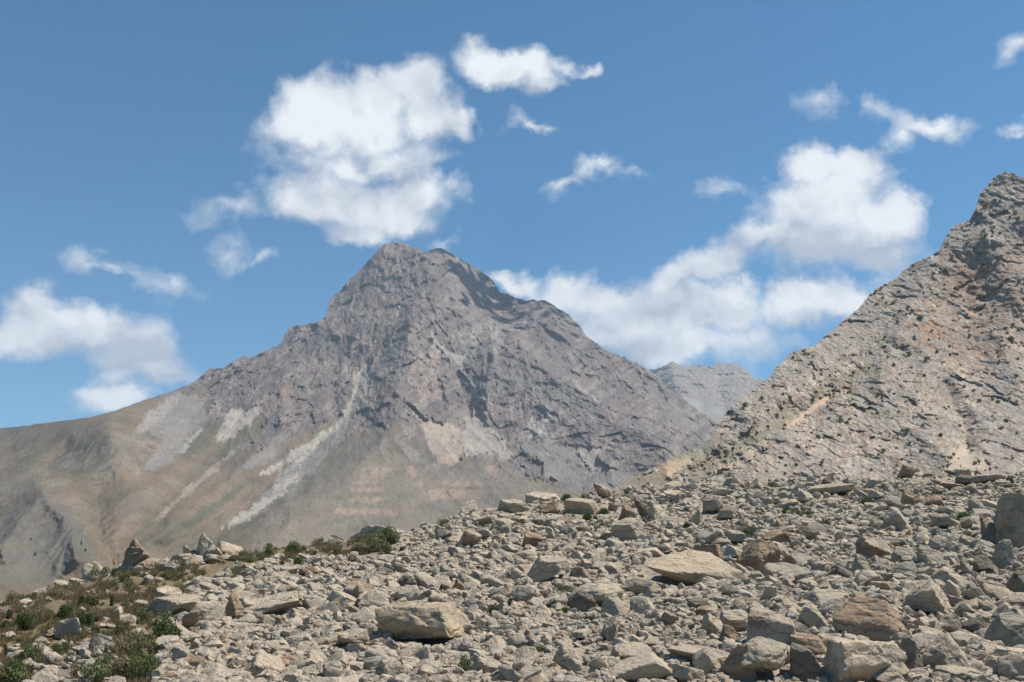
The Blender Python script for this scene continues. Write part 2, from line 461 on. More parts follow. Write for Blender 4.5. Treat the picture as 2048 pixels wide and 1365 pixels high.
line([(870,500),(855,590),(820,670),(795,780),(785,868),(690,960),(560,1060),(480,1150)], -190, 55, 1.4)
line([(900,510),(935,570),(960,600),(1000,640),(1060,700),(1130,760),(1240,830),(1330,900),(1380,960)], -210, 42, 1.3)
line([(960,545),(985,600),(1010,635)], 260, 28, 1.6)
line([(1090,605),(1110,660),(1140,720)], -60, 25, 1.3)
line([(1040,640),(1075,690),(1150,740),(1240,790)], 120, 30, 1.5)
line([(600,650),(590,740),(500,820),(380,900),(300,980),(215,1085)], -75, 40, 1.3)
line([(730,725),(700,830),(610,915),(520,990),(440,1062)], 70, 22, 1.3)
line([(770,500),(745,560),(700,640),(640,690)], -60, 30, 1.3)
line([(790,870),(850,925),(930,960),(1040,980)], -60, 40, 1.5)
line([(945,840),(925,760),(880,700),(850,680)], 36, 22, 1.3)
line([(1050,790),(1150,850),(1220,930)], -50, 26, 1.3)
line([(1000,700),(1010,760),(960,830)], 26, 26, 1.3)
line([(420,740),(400,820),(340,900),(280,945)], 80, 26, 1.4)
line([(480,830),(440,900),(340,1020),(250,1100)], 64, 16, 1.4)
line([(520,900),(430,980),(330,1060),(260,1110)], -56, 18, 1.4)
line([(560,930),(430,1030),(330,1100)], 61, 14, 1.4)
line([(220,868),(250,905),(250,950)], -96, 32, 1.5)
line([(130,905),(60,960),(-20,1010)], 96, 26, 1.4)
line([(85,985),(40,1040),(0,1100)], -96, 28, 1.4)
line([(85,985),(140,1050),(150,1120)], -112, 30, 1.4)
line([(200,985),(190,1060),(230,1130)], 96, 26, 1.4)
line([(20,900),(-50,930),(-200,960)], 80, 22, 1.4)
line([(140,870),(60,920),(-60,960)], -64, 22, 1.4)

# where is rock, where scree, where grass (outlines in photograph pixels, edges broken by noise)
def mask(px, py, poly, soft=3.0, warp=6.0, lam=26, seed=40):
    wx = fbm(px, py, px * 0, lam, 4, seed); 
    return sstep(-soft * 1.5, soft * 1.5, poly_sd(px, py, poly) + wx * warp * 1.3 + fbm(px, py, px * 0, 7, 3, seed + 3, .65) * (3 + warp * .45))
X_, Y_ = MP_X, MP_Y
ROCK_LOWER = [(-900,960),(200,900),(330,808),(395,768),(400,800),(420,835),(450,835),(470,830),(520,815),(540,850),(480,900),(560,880),(640,850),(690,840),(700,850),(640,900),(600,925),(700,870),(785,850),(850,890),(900,900),(970,930),(1060,950),(1200,975),(1500,1060),(1500,300),(300,300)]
rock = mask(X_, Y_, ROCK_LOWER[2:], 5, 16)
col = np.zeros(X_.shape + (3,), np.float32)
def lay(c, m):
    global col
    m = m[..., None]; col = col * (1 - m) + np.array(c, np.float32) * m
big = fbm(X_, Y_, X_ * 0, 130, 4, 61)[..., None]; mid = fbm(X_, Y_ * 1.0, X_ * 0, 34, 4, 62)[..., None]
GR = np.array((0.100, 0.083, 0.058)); TAN = np.array((0.155, 0.112, 0.076)); OLV = np.array((0.070, 0.070, 0.047))
col[:] = GR
t = np.clip(0.5 + big * 0.8, 0, 1); col = (GR * (1 - t) + TAN * t).astype(np.float32)
# diagonal folds of green and tan on the lower slopes
dg = (X_ * 0.62 + Y_ * 0.78); al = (X_ * 0.78 - Y_ * 0.62)
st = fbm(dg / 2.2, al / 16.0, X_ * 0, 20, 4, 63)
lft = sstep(480, 380, X_ * 0.2 + Y_ * 0) * 0
mm = sstep(0.05, 0.5, st) * sstep(1000, 700, X_)
lay(OLV, mm * 0.5)
# purple grey rock
RK = np.array((0.118, 0.094, 0.088)); RK2 = np.array((0.215, 0.176, 0.150)); RKR = np.array((0.182, 0.125, 0.102)); RKG = np.array((0.098, 0.092, 0.091))
strata = fbm((X_ * .55 + Y_ * .83) / 1.0, (X_ * .83 - Y_ * .55) / 5.0, X_ * 0, 13, 4, 69, .6)[..., None]
tt = np.clip(0.42 + mid * 0.8 + strata * .9, 0, 1); rc = RK * (1 - tt) + RK2 * tt
t3 = np.clip(fbm(X_, Y_, X_ * 0 + 5, 70, 4, 66) * 1.3, 0, 1)[..., None]; rc = rc * (1 - t3 * .6) + RKR * t3 * .6
t4 = np.clip(-fbm(X_, Y_, X_ * 0 + 5, 90, 4, 67) * 1.3, 0, 1)[..., None]; rc = rc * (1 - t4 * .7) + RKG * t4 * .7
col = (col * (1 - rock[..., None]) + rc * rock[..., None]).astype(np.float32)
def ml(poly, c, amt=1.0, soft=3, warp=6, kill=1.0, lam=26, seed=41):
    global rock
    m = mask(X_, Y_, poly, soft, warp, lam, seed) * amt
    if kill < .35: m = m * np.clip(.55 + 1.3 * fbm(X_, Y_, X_ * 0, 13, 4, seed + 7, .65), 0, 1)
    lay(c, m); rock = rock * (1 - m * kill)
    return m
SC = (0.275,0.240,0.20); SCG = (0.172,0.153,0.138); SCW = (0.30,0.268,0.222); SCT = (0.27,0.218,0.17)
ml(P(c1,1090,850,1250,760,1420,740,1600,860,1800,980,1960,1080,2040,1150,2040,1300,1900,1280,1700,1180,1500,1110,1250,1120,1180,1000), (0.145,0.13,0.128), .75, 8, 14, 0.1)
ml(P(c1,1250,1080,1500,1080,1700,1150,2040,1250,2040,1180,1700,1060,1400,1000), (0.13,0.14,0.10), .5, 8, 14, 0.3)
ml(P(c1,540,750,600,760,680,850,640,880), (0.11,0.13,0.09), .7, 4, 8, .5)
ml(P(c1,760,735,860,740,900,800,860,850,800,830), (0.15,0.16,0.12), .7, 4, 8, .6)
ml(P(c1,890,730,970,800,1085,870,1090,910,1065,955,960,850,910,800), SC, .9, 3, 7)
ml(P(c1,1070,920,1100,950,1170,1020,1220,1110,1215,1180,1185,1270,1170,1260,1200,1150,1190,1090,1130,1000), SC, .8, 1.5, 3)
ml(P(c1,1310,730,1390,735,1400,780,1345,845,1320,790), SC, .8, 3, 6)
ml(P(c1,350,600,500,600,640,640,600,672,500,640,380,625), SCT, .75, 3, 6)
ml(P(c1,330,560,420,540,700,520,740,450,780,470,700,560,560,620,420,600), SCT, .35, 6, 12, .3)
ml(P(c1,980,480,1100,430,1190,500,1150,560,1000,540), SCT, .5, 6, 12, .3)
ml(P(c1,1000,700,1300,640,1450,650,1300,760,1100,850,1000,800), (0.31,0.27,0.225), .65, 6, 14, .2)
ml(P(c1,720,900,830,850,960,880,920,1100,850,1150,760,1100), (0.34,0.25,0.20), .7, 6, 14, .1)
ml(P(c1,1250,1110,1500,1120,1650,1180,1500,1300,1250,1250), (0.33,0.27,0.235), .5, 8, 14, .1)
ml(P(c3,1320,270,1430,180,1480,230,1420,330,1330,350), (0.38,0.37,0.36), .8, 5, 12, .1)
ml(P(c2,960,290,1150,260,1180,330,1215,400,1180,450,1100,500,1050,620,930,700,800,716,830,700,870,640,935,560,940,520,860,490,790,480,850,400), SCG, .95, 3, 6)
ml(P(c2,960,290,1060,280,960,400,850,490,800,480,850,400), SC, .6, 5, 8)
ml(P(c2,1340,350,1520,345,1500,390,1440,450,1380,500,1270,545,1250,510,1300,430), SC, .95, 2, 5)
ml(P(c2,1700,500,1640,480,1540,590,1420,660,1400,700,1500,690,1600,640), SCG, .9, 3, 6)
ml(P(c2,1300,400,1210,430,1130,520,1060,620,1180,590,1270,500), OLV, .8, 5, 8)
ml(P(c2,1180,460,1100,520,1060,600,1075,600,1130,520,1190,470), SCW, .6, 1.5, 3)
ml(P(c2,1370,580,1380,600,1200,760,1080,860,960,955,900,1000,1060,840,1200,720), (0.214,0.178,0.140), .8, 1.5, 4)
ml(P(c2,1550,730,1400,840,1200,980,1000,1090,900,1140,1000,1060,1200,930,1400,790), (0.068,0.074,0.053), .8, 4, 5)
ml(P(c2,480,600,400,620,300,660,330,650,420,600,490,585), SC, .6, 2, 4)
ml(P(c2,640,620,800,540,940,560,860,660,820,710,700,730,520,790,480,740), (0.160,0.140,0.119), .6, 4, 9, 0, )
ml(P(c2,650,500,760,480,900,520,940,550,800,560,620,620,620,560), (0.172,0.142,0.115), .7, 4, 8)
ml(P(c2,-400,900,0,880,140,820,300,760,400,760,390,800,250,800,0,920,-400,1050), (0.184,0.154,0.122), .7, 4, 8)
ml(P(c2,0,800,200,700,420,620,560,600,560,660,400,720,200,770,0,860,-300,900), (0.154,0.133,0.101), .6, 6, 10)
ml(P(c2,560,610,640,650,500,790,330,700,180,740,60,800,300,690,500,700), OLV, .45, 6, 10)
ml(P(c2,0,1000,140,860,250,820,340,850,450,970,500,1100,560,1200,300,1365,-300,1400,-400,1100), (0.098,0.092,0.080), .75, 8, 12)
ml(P(c2,370,840,460,860,520,960,600,1010,560,1060,450,1000), (0.166,0.133,0.101), .5, 6, 10)
ml(P(c2,700,960,820,820,1000,740,1060,760,900,900,720,1040), (0.154,0.127,0.101), .6, 6, 8)
# centre cones
ml(P(c3,640,130,700,200,760,230,850,250,960,290,965,400,950,480,860,510,800,480,760,400,720,290,680,210,630,150), SCT, .95, 2, 5)
ml(P(c3,1010,215,1060,240,1130,290,1200,370,1250,440,1190,470,1060,430,960,440,960,290,950,240), SC, .95, 2, 5)
ml(P(c3,1110,280,1160,330,1250,430,1235,440,1150,350), SCW, .5, 2, 5)
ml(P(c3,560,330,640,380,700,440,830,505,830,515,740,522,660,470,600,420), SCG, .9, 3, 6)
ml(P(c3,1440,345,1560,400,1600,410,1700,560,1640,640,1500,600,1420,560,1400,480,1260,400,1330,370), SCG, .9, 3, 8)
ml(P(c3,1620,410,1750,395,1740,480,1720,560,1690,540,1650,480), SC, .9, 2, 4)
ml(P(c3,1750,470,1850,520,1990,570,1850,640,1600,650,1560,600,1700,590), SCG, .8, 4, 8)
ml(P(c3,1230,400,1330,470,1420,530,1420,580,1320,560,1260,510), (0.119,0.119,0.125), .8, 4, 8, -0.0)
ml(P(c3,1600,0,1700,90,1850,200,1960,290,1990,300,1900,260,1760,150,1650,80), SC, .6, 3, 5)
ml([(1300,760),(1340,800),(1400,850),(1380,860),(1330,820),(1290,790)], SCG, .7, 3, 6)
# fan below with pinkish terraces
ml(P(c3,500,330,560,400,660,490,740,530,900,530,1000,490,1140,500,1330,600,1600,660,1600,1000,-300,1000,-200,760,0,680,200,540,400,400), (0.151,0.127,0.098), .85, 6, 8)
ml(P(c3,500,330,420,400,200,540,0,660,-200,760,-200,700,0,600,200,450,400,330), (0.119,0.112,0.086), .7, 6, 8)
for q in [(370,512,560,516,556,532,372,530),(415,536,500,536,490,560,410,556),(350,562,500,566,490,580,348,580),(330,585,450,590,440,612,325,608),(300,630,500,628,500,655,290,655),(290,690,490,690,495,720,280,715),(210,755,520,750,560,790,200,790),
          (620,510,680,520,700,590,650,570),(750,640,1060,640,1080,700,760,700),(800,590,1050,590,1060,630,850,625),(1090,500,1150,510,1160,580,1080,560),(660,600,710,600,710,620,660,615)]:
    ml(P(c3, *q), (0.25,0.185,0.138), .75, 1.5, 2.5)
ml(P(c3,1040,520,1080,560,1100,620,1110,700,1140,700,1120,600,1080,530), (0.112,0.112,0.095), .7, 3, 6)
# the bright chute
ml([(729,727),(738,741),(743,756),(738,785),(726,803),(717,817),(697,838),(675,860),(655,878),(668,850),(688,836),(691,817),(702,797),(708,776),(705,753),(717,741)], SC, .95, 2, 4)
ml(P(c2,2046,400,1950,450,1820,540,1700,610,1540,712,1530,728,1600,695,1700,650,1640,740,1560,820,1440,930,1280,1052,1430,1012,1560,912,1700,845,1800,740,1900,640,1990,530), SCG, .9, 2, 5)
ml(P(c2,2000,430,1900,480,1760,570,1540,715,1530,728,1640,690,1800,590,1960,480), SCW, .85, 1.5, 5)
ml(P(c2,1760,690,1700,720,1560,850,1440,940,1280,1052,1420,1012,1500,950,1640,850,1740,760), SCW, .9, 1.5, 6, 1, 14, 44)
ml(P(c2,1370,580,1380,600,1200,760,1080,860,960,955,900,1000,1060,840,1200,720), (0.21,0.17,0.13), .8, 1.5, 4)
ml(P(c2,1990,450,1860,560,1740,690,1600,830,1560,850,1660,720,1780,600,1900,490), SCW, .6, 1.5, 5, 1, 14, 46)
rock = np.clip(rock, 0, 1)
# stripes down the screes
ang = fbm((X_ * 0.75 + Y_ * 0.66) / 1.2, (X_ * 0.66 - Y_ * 0.75) / 9, X_ * 0, 9, 3, 68)
ang2 = fbm((X_ * 0.75 + Y_ * 0.66), (X_ * 0.66 - Y_ * 0.75) / 6, X_ * 0, 5, 3, 58)
fine_ = fbm(X_, Y_, X_ * 0, 4.5, 3, 59, .7)
col *= (1 + (0.06 * ang + 0.08 * ang2) * (1 - rock) + 0.20 * fine_)[..., None]
# scattered low bushes on the open slopes
d1, _, c1_ = worley(X_, Y_ * 1.25, X_ * 0, 9.0, 71)
bushy = np.clip(fbm(X_, Y_, X_ * 0, 60, 4, 72) * 2.4 + .25, 0, 1) * (1 - rock) * (c1_ < .62)
lay((0.050, 0.054, 0.036), sstep(.30, .16, d1) * bushy * .75)
speck = np.maximum.reduce([mask(X_, Y_, P(c2,640,620,800,540,940,560,860,660,820,710,700,730,520,790,480,740), 6, 10),
    mask(X_, Y_, P(c3,640,250,760,420,860,510,700,440), 6, 10), mask(X_, Y_, P(c3,960,430,1190,470,1400,480,1700,420,1700,520,1200,480,1000,500), 6, 10),
    mask(X_, Y_, P(c2,1100,480,1270,520,1200,590,1050,620), 6, 8), 0.55 * mask(X_, Y_, P(c2,-300,420,700,420,600,700,560,1100,-300,1200), 6, 8), 0.30 + 0 * X_, 0.5 * (1 - sstep(-4, 30, np.abs(seg_dist(X_, Y_, [(700,860),(600,930),(470,1040)]) - 10)))])
# relief: world-space ridged noise pushes the surface along its range
bx, by, bz = at(X_, Y_, dep)
amp_r = 0.30 + 0.70 * rock
wx = fbm(bx, by * .3, bz * .6, 260, 3, 99) * 70
rel = 85 * ridged(bx + wx, by * .22, bz * 0.40, 420, 3, 101, 0.5) * (0.22 + 0.78 * rock)
rel += 26 * ridged(bx + wx * .6, by * .35, bz * 0.55, 130, 5, 121, 0.60) * np.clip(rock, 0.02, 1)
rel += 13 * (1 - rock) * ridged(bx * .8 + bz * .6, by * .12, (bz * .8 - bx * .6) * .16, 70, 4, 141, .6)
rel += 7 * (1 - rock) * fbm(bx, by * .4, bz * .8, 34, 4, 145, .65)
rel += 5 * (1 - rock) * ridged(bx * .8 + bz * .6, by * .15, (bz * .8 - bx * .6) * .2, 26, 3, 147, .6)
rel += 14 * fbm(bx, by * .5, bz * .9, 40, 4, 131, .65) * np.clip(rock, 0.03, 1)
sm_edge = sstep(1260, 1200, Y_)
fc, fe = facets(bx + wx * .4, by * .2, bz * .55, 120, 7, 1.2)
rel += .17 * fc * rock
fc, fe = facets(bx + wx * .3, by * .25, bz * .6, 42, 8, 1.2)
rel += .22 * fc * rock
dep2 = dep - rel * sm_edge
bx, by, bz = at(X_, Y_, dep2)
MAIN = (u, MP_Y, bx, by, bz)
XX, YY, ZZ = add_back(bx, by, bz, 900, 2600)
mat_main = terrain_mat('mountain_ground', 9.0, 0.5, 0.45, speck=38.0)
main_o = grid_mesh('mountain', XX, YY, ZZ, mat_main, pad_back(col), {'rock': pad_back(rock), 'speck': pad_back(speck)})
tag(main_o, 'purple grey peak with pale scree chutes behind the boulder field', None, kind='structure')

# ---------------------------------------------------------------- far ridge in the gap
FAR = [(500,900),(900,820),(1100,790),(1230,762),(1290,741),(1325,735),(1337,727),(1345,723),(1357,729),(1380,733),(1399,729),(1407,734),(1425,732),(1436,727),(1457,727),(1473,729),(1485,736),(1498,744),(1508,756),(1535,761),(1570,768),(1650,740),(1900,760),(2500,800)]
u2 = axis_px(600, 2400, 1180, 1640, 1.6, 20)
ys = crest(u2, FAR, 1.5, 201, 20) + 1.2 * fbm(u2, u2 * 0, u2 * 0, 9, 3, 207, .6)
FX, FY = sheet_rows(u2, ys, 1000.0, 170)
dep = rbf([(600,850,8600),(1200,770,9300),(1345,725,9800),(1500,745,9800),(1800,750,9800),(2400,800,9800),(600,1000,7000),(1300,1000,6500),(1800,1000,6500),(2400,1000,6500),(1450,840,7600),(1400,790,8600)], FX, FY)
for pts, a, w in [([(1345,725),(1350,780),(1400,840)], -170, 18), ([(1436,728),(1440,790),(1460,850)], 150, 20), ([(1300,740),(1350,790),(1420,850)], 120, 14)]:
    dep = dep + a * np.exp(-(seg_dist(FX, FY, pts) / w) ** 1.4)
fr = mask(FX, FY, [(600,400),(600,800),(1320,800),(1400,790),(1440,810),(1520,800),(1600,760),(2400,800),(2400,400)], 6, 12)
fb = fbm(FX, FY, FX * 0, 22, 4, 210)
fcol = (np.array((0.25,0.205,0.17)) * (1 + 0.16 * fb[..., None])).astype(np.float32)
m = (1 - fr)[..., None]; fcol = fcol * (1 - m) + np.array((0.20,0.18,0.16)) * m
m = mask(FX, FY, [(1350,790),(1395,800),(1420,835),(1430,860),(1400,840)], 3, 5)[..., None] * .8; fcol = fcol * (1 - m) + np.array((0.30,0.275,0.245)) * m
bx, by, bz = at(FX, FY, dep)
dep = dep - (70 * ridged(bx, by, bz, 500, 5, 231, .6) * (0.2 + 0.8 * fr))
bx, by, bz = at(FX, FY, dep)
XX, YY, ZZ = add_back(bx, by, bz, 900, 3000)
tag(grid_mesh('mountain', XX, YY, ZZ, terrain_mat('far_ridge_ground', 16.0, 0.8, 0.4), pad_back(fcol), {'rock': pad_back(fr), 'speck': pad_back(fr * 0)}),
    'distant pale blue rocky ridge seen through the gap between the slopes', kind='structure')

# ---------------------------------------------------------------- right mountain
RSKY = [(700,1170),(1000,1080),(1150,1012),(1250,968),(1303,937),(1366,908),(1399,892),(1424,876),(1438,852),(1450,826),(1475,806),(1500,785),(1537,758),(1550,740),(1564,724),(1584,704),(1610,697),(1635,689),(1648,674),(1672,655),(1689,640),(1704,628),(1719,616),(1736,593),(1756,576),(1775,566),(1793,556),(1810,539),(1832,525),(1854,515),(1871,507),(1878,503),(1888,481),(1904,455),(1920,447),(1938,441),(1946,428),(1953,414),(1957,398),(1962,384),(1975,370),(1985,360),(1999,347),(2016,344),(2029,347),(2039,355),(2060,358),(2120,330),(2300,260),(2700,240)]
u3 = axis_px(700, 2700, 1180, 2090, 1.5, 14)
ys = crest(u3, RSKY, 2.2, 301, 20)
stepn = np.interp(u3, [700, 1400, 1450, 2700], [0.4, 0.6, 3.4, 3.4]); ys = ys + stepn * fbm(u3, u3 * 0, u3 * 0, 9, 4, 307, .6)
RX, RY = sheet_rows(u3, ys, 1120.0, 420)
dep = rbf([(700,1170,480),(1250,968,640),(1424,876,760),(1550,740,900),(1700,630,1060),(1870,507,1200),(2000,347,1300),(2300,260,1350),(2700,240,1300),
           (700,1120,470),(1200,1120,520),(1600,1120,560),(2050,1120,540),(2700,1120,500),(1500,960,640),(1700,900,760),(1900,940,720),(1700,780,900),(1900,700,1000),(2040,800,900),(2040,600,1120)], RX, RY)
wpx = fbm(RX, RY, RX * 0, 60, 4, 331); wpy = fbm(RX, RY, RX * 0 + 9, 60, 4, 337)
for pts, a, w, s in [([(1790,700),(1690,770),(1560,850),(1430,930),(1340,980)], 18, 26, 1.6), ([(1640,700),(1600,760),(1500,850),(1430,890)], -18, 24, 1.5),
                  ([(1900,780),(1930,860),(1935,900)], 22, 22, 1.4), ([(1930,560),(1950,700),(1915,800)], 10, 32, 1.4), ([(1860,540),(1800,660),(1760,760)], -24, 34, 1.4),
                  ([(1540,860),(1600,900),(1680,940)], -18, 40, 1.4), ([(1953,414),(1990,520),(2040,620)], -7, 26, 1.3), ([(1880,500),(1900,560),(1850,600)], 4, 16, 1.4), ([(2048,560),(2000,660),(2030,760)], -18, 30, 1.3)]:
    dep = dep + a * np.exp(-(seg_dist(RX + wpx * 8, RY + wpy * 8, pts) / w) ** s)
X_, Y_ = RX, RY
rock = np.ones(X_.shape)
n1 = fbm(X_, Y_, X_ * 0, 60, 5, 351, .6)[..., None]; n2 = fbm(X_, Y_, X_ * 0, 22, 5, 352, .6)[..., None]
A_ = np.array((0.355,0.292,0.232)); B_ = np.array((0.230,0.155,0.112)); C_ = np.array((0.285,0.250,0.212))
t = np.clip(0.5 + n1 * 1.2, 0, 1); col = A_ * (1 - t) + C_ * t
t = np.clip((n2 - 0.05) * 1.3, 0, .8); col = col * (1 - t) + B_ * t
col = (col * (1 + .34 * fbm(X_, Y_, X_ * 0, 8, 4, 355, .75)[..., None])).astype(np.float32)
ml(P(c5,1330,480,1626,420,1626,1000,1300,1365,1240,1100,1000,1000,1050,820,1180,560), (0.30,0.20,0.14), .75, 14, 24, 0)
ml(P(c5,1230,540,1320,540,1330,620,1250,660), (0.36,0.19,0.11), .8, 8, 16, 0)
ml(P(c5,1020,880,1090,870,1130,960,1080,1060,1020,1000), (0.42,0.22,0.13), .9, 6, 16, 0)
ml(P(c5,1200,640,1400,640,1380,780,1250,800,1150,720), (0.30,0.18,0.12), .6, 8, 20, 0)
ml(P(c5,1320,800,1360,810,1360,960,1330,940), (0.45,0.31,0.22), .7, 3, 8, 0)
ml(P(c5,1070,790,1170,800,1190,900,1130,900), (0.50,0.40,0.27), .6, 5, 12, 0)
ml(P(c5,1240,1230,1340,1200,1400,1290,1300,1365,1250,1365), (0.44,0.40,0.36), .7, 6, 12, 0)
ml(P(c5,1360,130,1500,10,1626,50,1626,400,1450,400,1330,480,1120,490,1170,400,1210,330), (0.34,0.295,0.25), .8, 6, 14, 0)
ml(P(c5,0,1320,250,1080,700,750,980,550,1100,500,1180,560,900,800,600,1100,300,1300,0,1365), (0.31,0.27,0.235), .55, 14, 18, 0)
ml(P(c4,1660,160,1760,150,1790,210,1770,330,1740,330,1735,230), (0.50,0.38,0.27), .7, 4, 10, 0)
ml(P(c4,1330,150,1200,230,900,410,760,500,560,600,380,730,480,740,600,660,720,590,900,470,1050,380,1200,260,1350,180), (0.185,0.165,0.105), .75, 6, 14, .7)
ml(P(c4,1185,275,1130,290,1000,380,900,462,915,475,1000,420,1120,330,1190,300), (0.43,0.30,0.215), .9, 2, 6)
ml(P(c4,800,535,700,590,560,680,620,672,720,615,800,560), (0.38,0.285,0.205), .85, 3, 8)
ml(P(c4,560,470,480,540,250,665,60,770,-400,900,-400,1100,400,1100,330,745,420,690,560,600,560,540), (0.175,0.138,0.095), .8, 5, 12, .5)
ml(P(c4,330,640,440,620,400,690,310,720), (0.42,0.29,0.19), .6, 4, 8, .9)
ml(P(c4,450,560,560,530,560,590,420,650,380,650), (0.27,0.27,0.20), .5, 4, 8, .5)
ml(P(c4,1768,510,1785,560,1850,620,1900,680,1640,690,1690,620,1750,545), (0.37,0.30,0.225), .9, 4, 9)
ml(P(c4,1560,600,1690,590,1640,700,1540,690), (0.27,0.25,0.18), .4, 6, 12, .3)
ml(P(c4,1860,360,2048,330,2048,560,1900,560,1820,460), (0.245,0.222,0.20), .7, 10, 20, 0)
ml(P(c4,1900,600,2048,560,2048,720,1900,700), (0.29,0.24,0.20), .6, 8, 12, .3)
rock = np.clip(rock, 0, 1)
bx, by, bz = at(X_, Y_, dep)
# the beds dip down to the left, so the blocks are drawn out along that line
qa = (bx * .74 + bz * .67) * .5; qb = -bx * .67 + bz * .74; qc = by * .22
rel = 20 * ridged(qa, qb, qc, 150, 3, 361, .5) * (0.15 + 0.85 * rock)
wx = fbm(bx, by * .3, bz, 40, 4, 371) * 16
cr1 = np.clip(.45 + 1.5 * fbm(X_, Y_, X_ * 0, 110, 3, 381), .05, 1.2); cr2 = np.clip(.55 + 1.6 * fbm(X_, Y_, X_ * 0, 70, 3, 383), .10, 1.2)
fc, fe = facets(qa * 1.5 + wx, qc, qb + wx * .5, 42, 17, 1.3)
rel += (.09 * fc + 2.2 * np.clip(fe * 1.6, 0, 1)) * rock * cr1
fc, fe = facets(bx + wx * .5, by * .22, bz * .8 - wx * .4, 16, 19, 1.4)
rel += (.20 * fc + 1.2 * np.clip(fe * 2.0, 0, 1)) * rock * cr2
fc, fe = facets(bx, by * .25, bz * .9, 6.5, 23, 1.4)
rel += (.24 * fc) * (0.1 + .9 * rock)
rel += 2.4 * fbm(bx + wx, by * .3, bz, 18, 4, 385, .6) * rock
rel += 1.0 * fbm(bx, by * .6, bz, 7, 3, 377, .6) * (0.35 + .65 * rock)
bx, by, bz = at(X_, Y_, dep - rel)
RM = (u3, RY, bx, by, bz)
XX, YY, ZZ = add_back(bx, by, bz, 500, 1500)
tag(grid_mesh('mountain', XX, YY, ZZ, terrain_mat('crag_ground', 1.6, 0.6, 0.5), pad_back(col), {'rock': pad_back(rock), 'speck': pad_back(rock * 0)}),
    'nearer rocky brown mountain with orange stains rising at right', kind='structure')
def on_sheet(M, px, py):
    u_, PY, bx_, by_, bz_ = M
    j = int(np.clip(np.searchsorted(u_, px), 0, len(u_) - 1))
    c = PY[:, j]; i = int(np.argmin(np.abs(c - py)))
    return Vector((float(bx_[i, j]), float(by_[i, j]), float(bz_[i, j])))

# ================================================================== FOREGROUND HILLSIDE
H0, SL = 6.8, 0.163
FGSKY = [(-3000,1400),(-400,1235),(0,1180),(60,1168),(120,1155),(180,1140),(250,1128),(330,1120),(400,1112),(470,1103),(560,1090),(640,1082),(700,1078),(760,1072),(830,1060),(900,1040),(960,1024),(1020,1004),(1080,996),(1180,988),(1250,982),(1330,974),(1400,965),(1500,960),(1600,955),(1700,957),(1800,955),(1850,952),(1950,951),(2048,948),(2300,930),(2600,920),(5000,900)]
_fx, _fy = map(np.array, zip(*FGSKY))
_rx, _ry, _rz = ray(_fx, _fy)
_az = np.arctan2(_rx, _ry); _te = _rz / np.hypot(_rx, _ry)
_rc = H0 / (SL - _te)
def ground_z(x, y):
    x = np.asarray(x, float); y = np.asarray(y, float)
    r = np.hypot(x, y); az = np.arctan2(x, y)
    rc = np.interp(az, _az, _rc)
    a = -H0 + SL * r
    b = -H0 + SL * rc - 0.30 * (r - rc)
    k = 1.6
    h = np.clip(0.5 + 0.5 * (b - a) / k, 0, 1)
    z = b * (1 - h) + a * h - k * h * (1 - h)
    z = np.maximum(z, -150 + 0 * z)
    amp = np.clip(r / 30, 0.2, 1)
    z = z + amp * (0.45 * fbm(x, y, x * 0, 14, 3, 401) + 0.10 * fbm(x, y, x * 0, 2.4, 3, 405))
    return z
def hit(px, py):
    """where the ray through a pixel meets the hillside (front side of the crest)"""
    x, y, z = (float(v) for v in ray(px, py)); h = math.hypot(x, y); te = z / h
    ux, uy = x / h, y / h
    rr = np.arange(14, 175, 0.35)
    g = ground_z(ux * rr, uy * rr)
    below = np.nonzero(te * rr < g)[0]
    r = rr[below[0]] if len(below) else rr[int(np.argmin((te * rr - g) / rr))]
    return ux * r, uy * r, float(ground_z(np.array([ux * r]), np.array([uy * r]))[0]), float(r)
# bulk version
def hit_many(px, py):
    x, y, z = ray(px, py); h = np.hypot(x, y); te = z / h; ux = x / h; uy = y / h
    r = np.clip(H0 / np.maximum(SL - te, .03), 12, 200)
    for _ in range(7):
        lump = ground_z(ux * r, uy * r) - (SL * r - H0)
        r = r * .3 + .7 * np.clip((H0 - lump) / np.maximum(SL - te, .03), 12, 200)
    gz = ground_z(ux * r, uy * r)
    return ux * r, uy * r, gz, r, np.abs(te * r - gz) < .35

GRASS_POLY = [(-600,1100),(0,1160),(180,1150),(330,1135),(430,1118),(490,1100),(560,1085),(640,1080),(740,1070),(790,1075),(770,1100),(700,1112),(600,1118),(520,1125),(480,1150),(420,1165),(360,1180),(325,1195),(300,1220),(310,1260),(320,1310),(310,1365),(330,1500),(300,1900),(-3000,1900),(-3000,1100)]
gu = np.concatenate([np.linspace(-math.pi, -0.56, 120, endpoint=False), np.linspace(-0.56, 0.56, 760, endpoint=False), np.linspace(0.56, math.pi, 121)])
gr = np.concatenate([np.geomspace(0.5, 18, 24, endpoint=False), np.linspace(18, 135, 430, endpoint=False), np.geomspace(135, 1500, 40)])
GA, GRr = np.meshgrid(gu, gr)
GX = np.sin(GA) * GRr; GY = np.cos(GA) * GRr
GZ = ground_z(GX, GY)
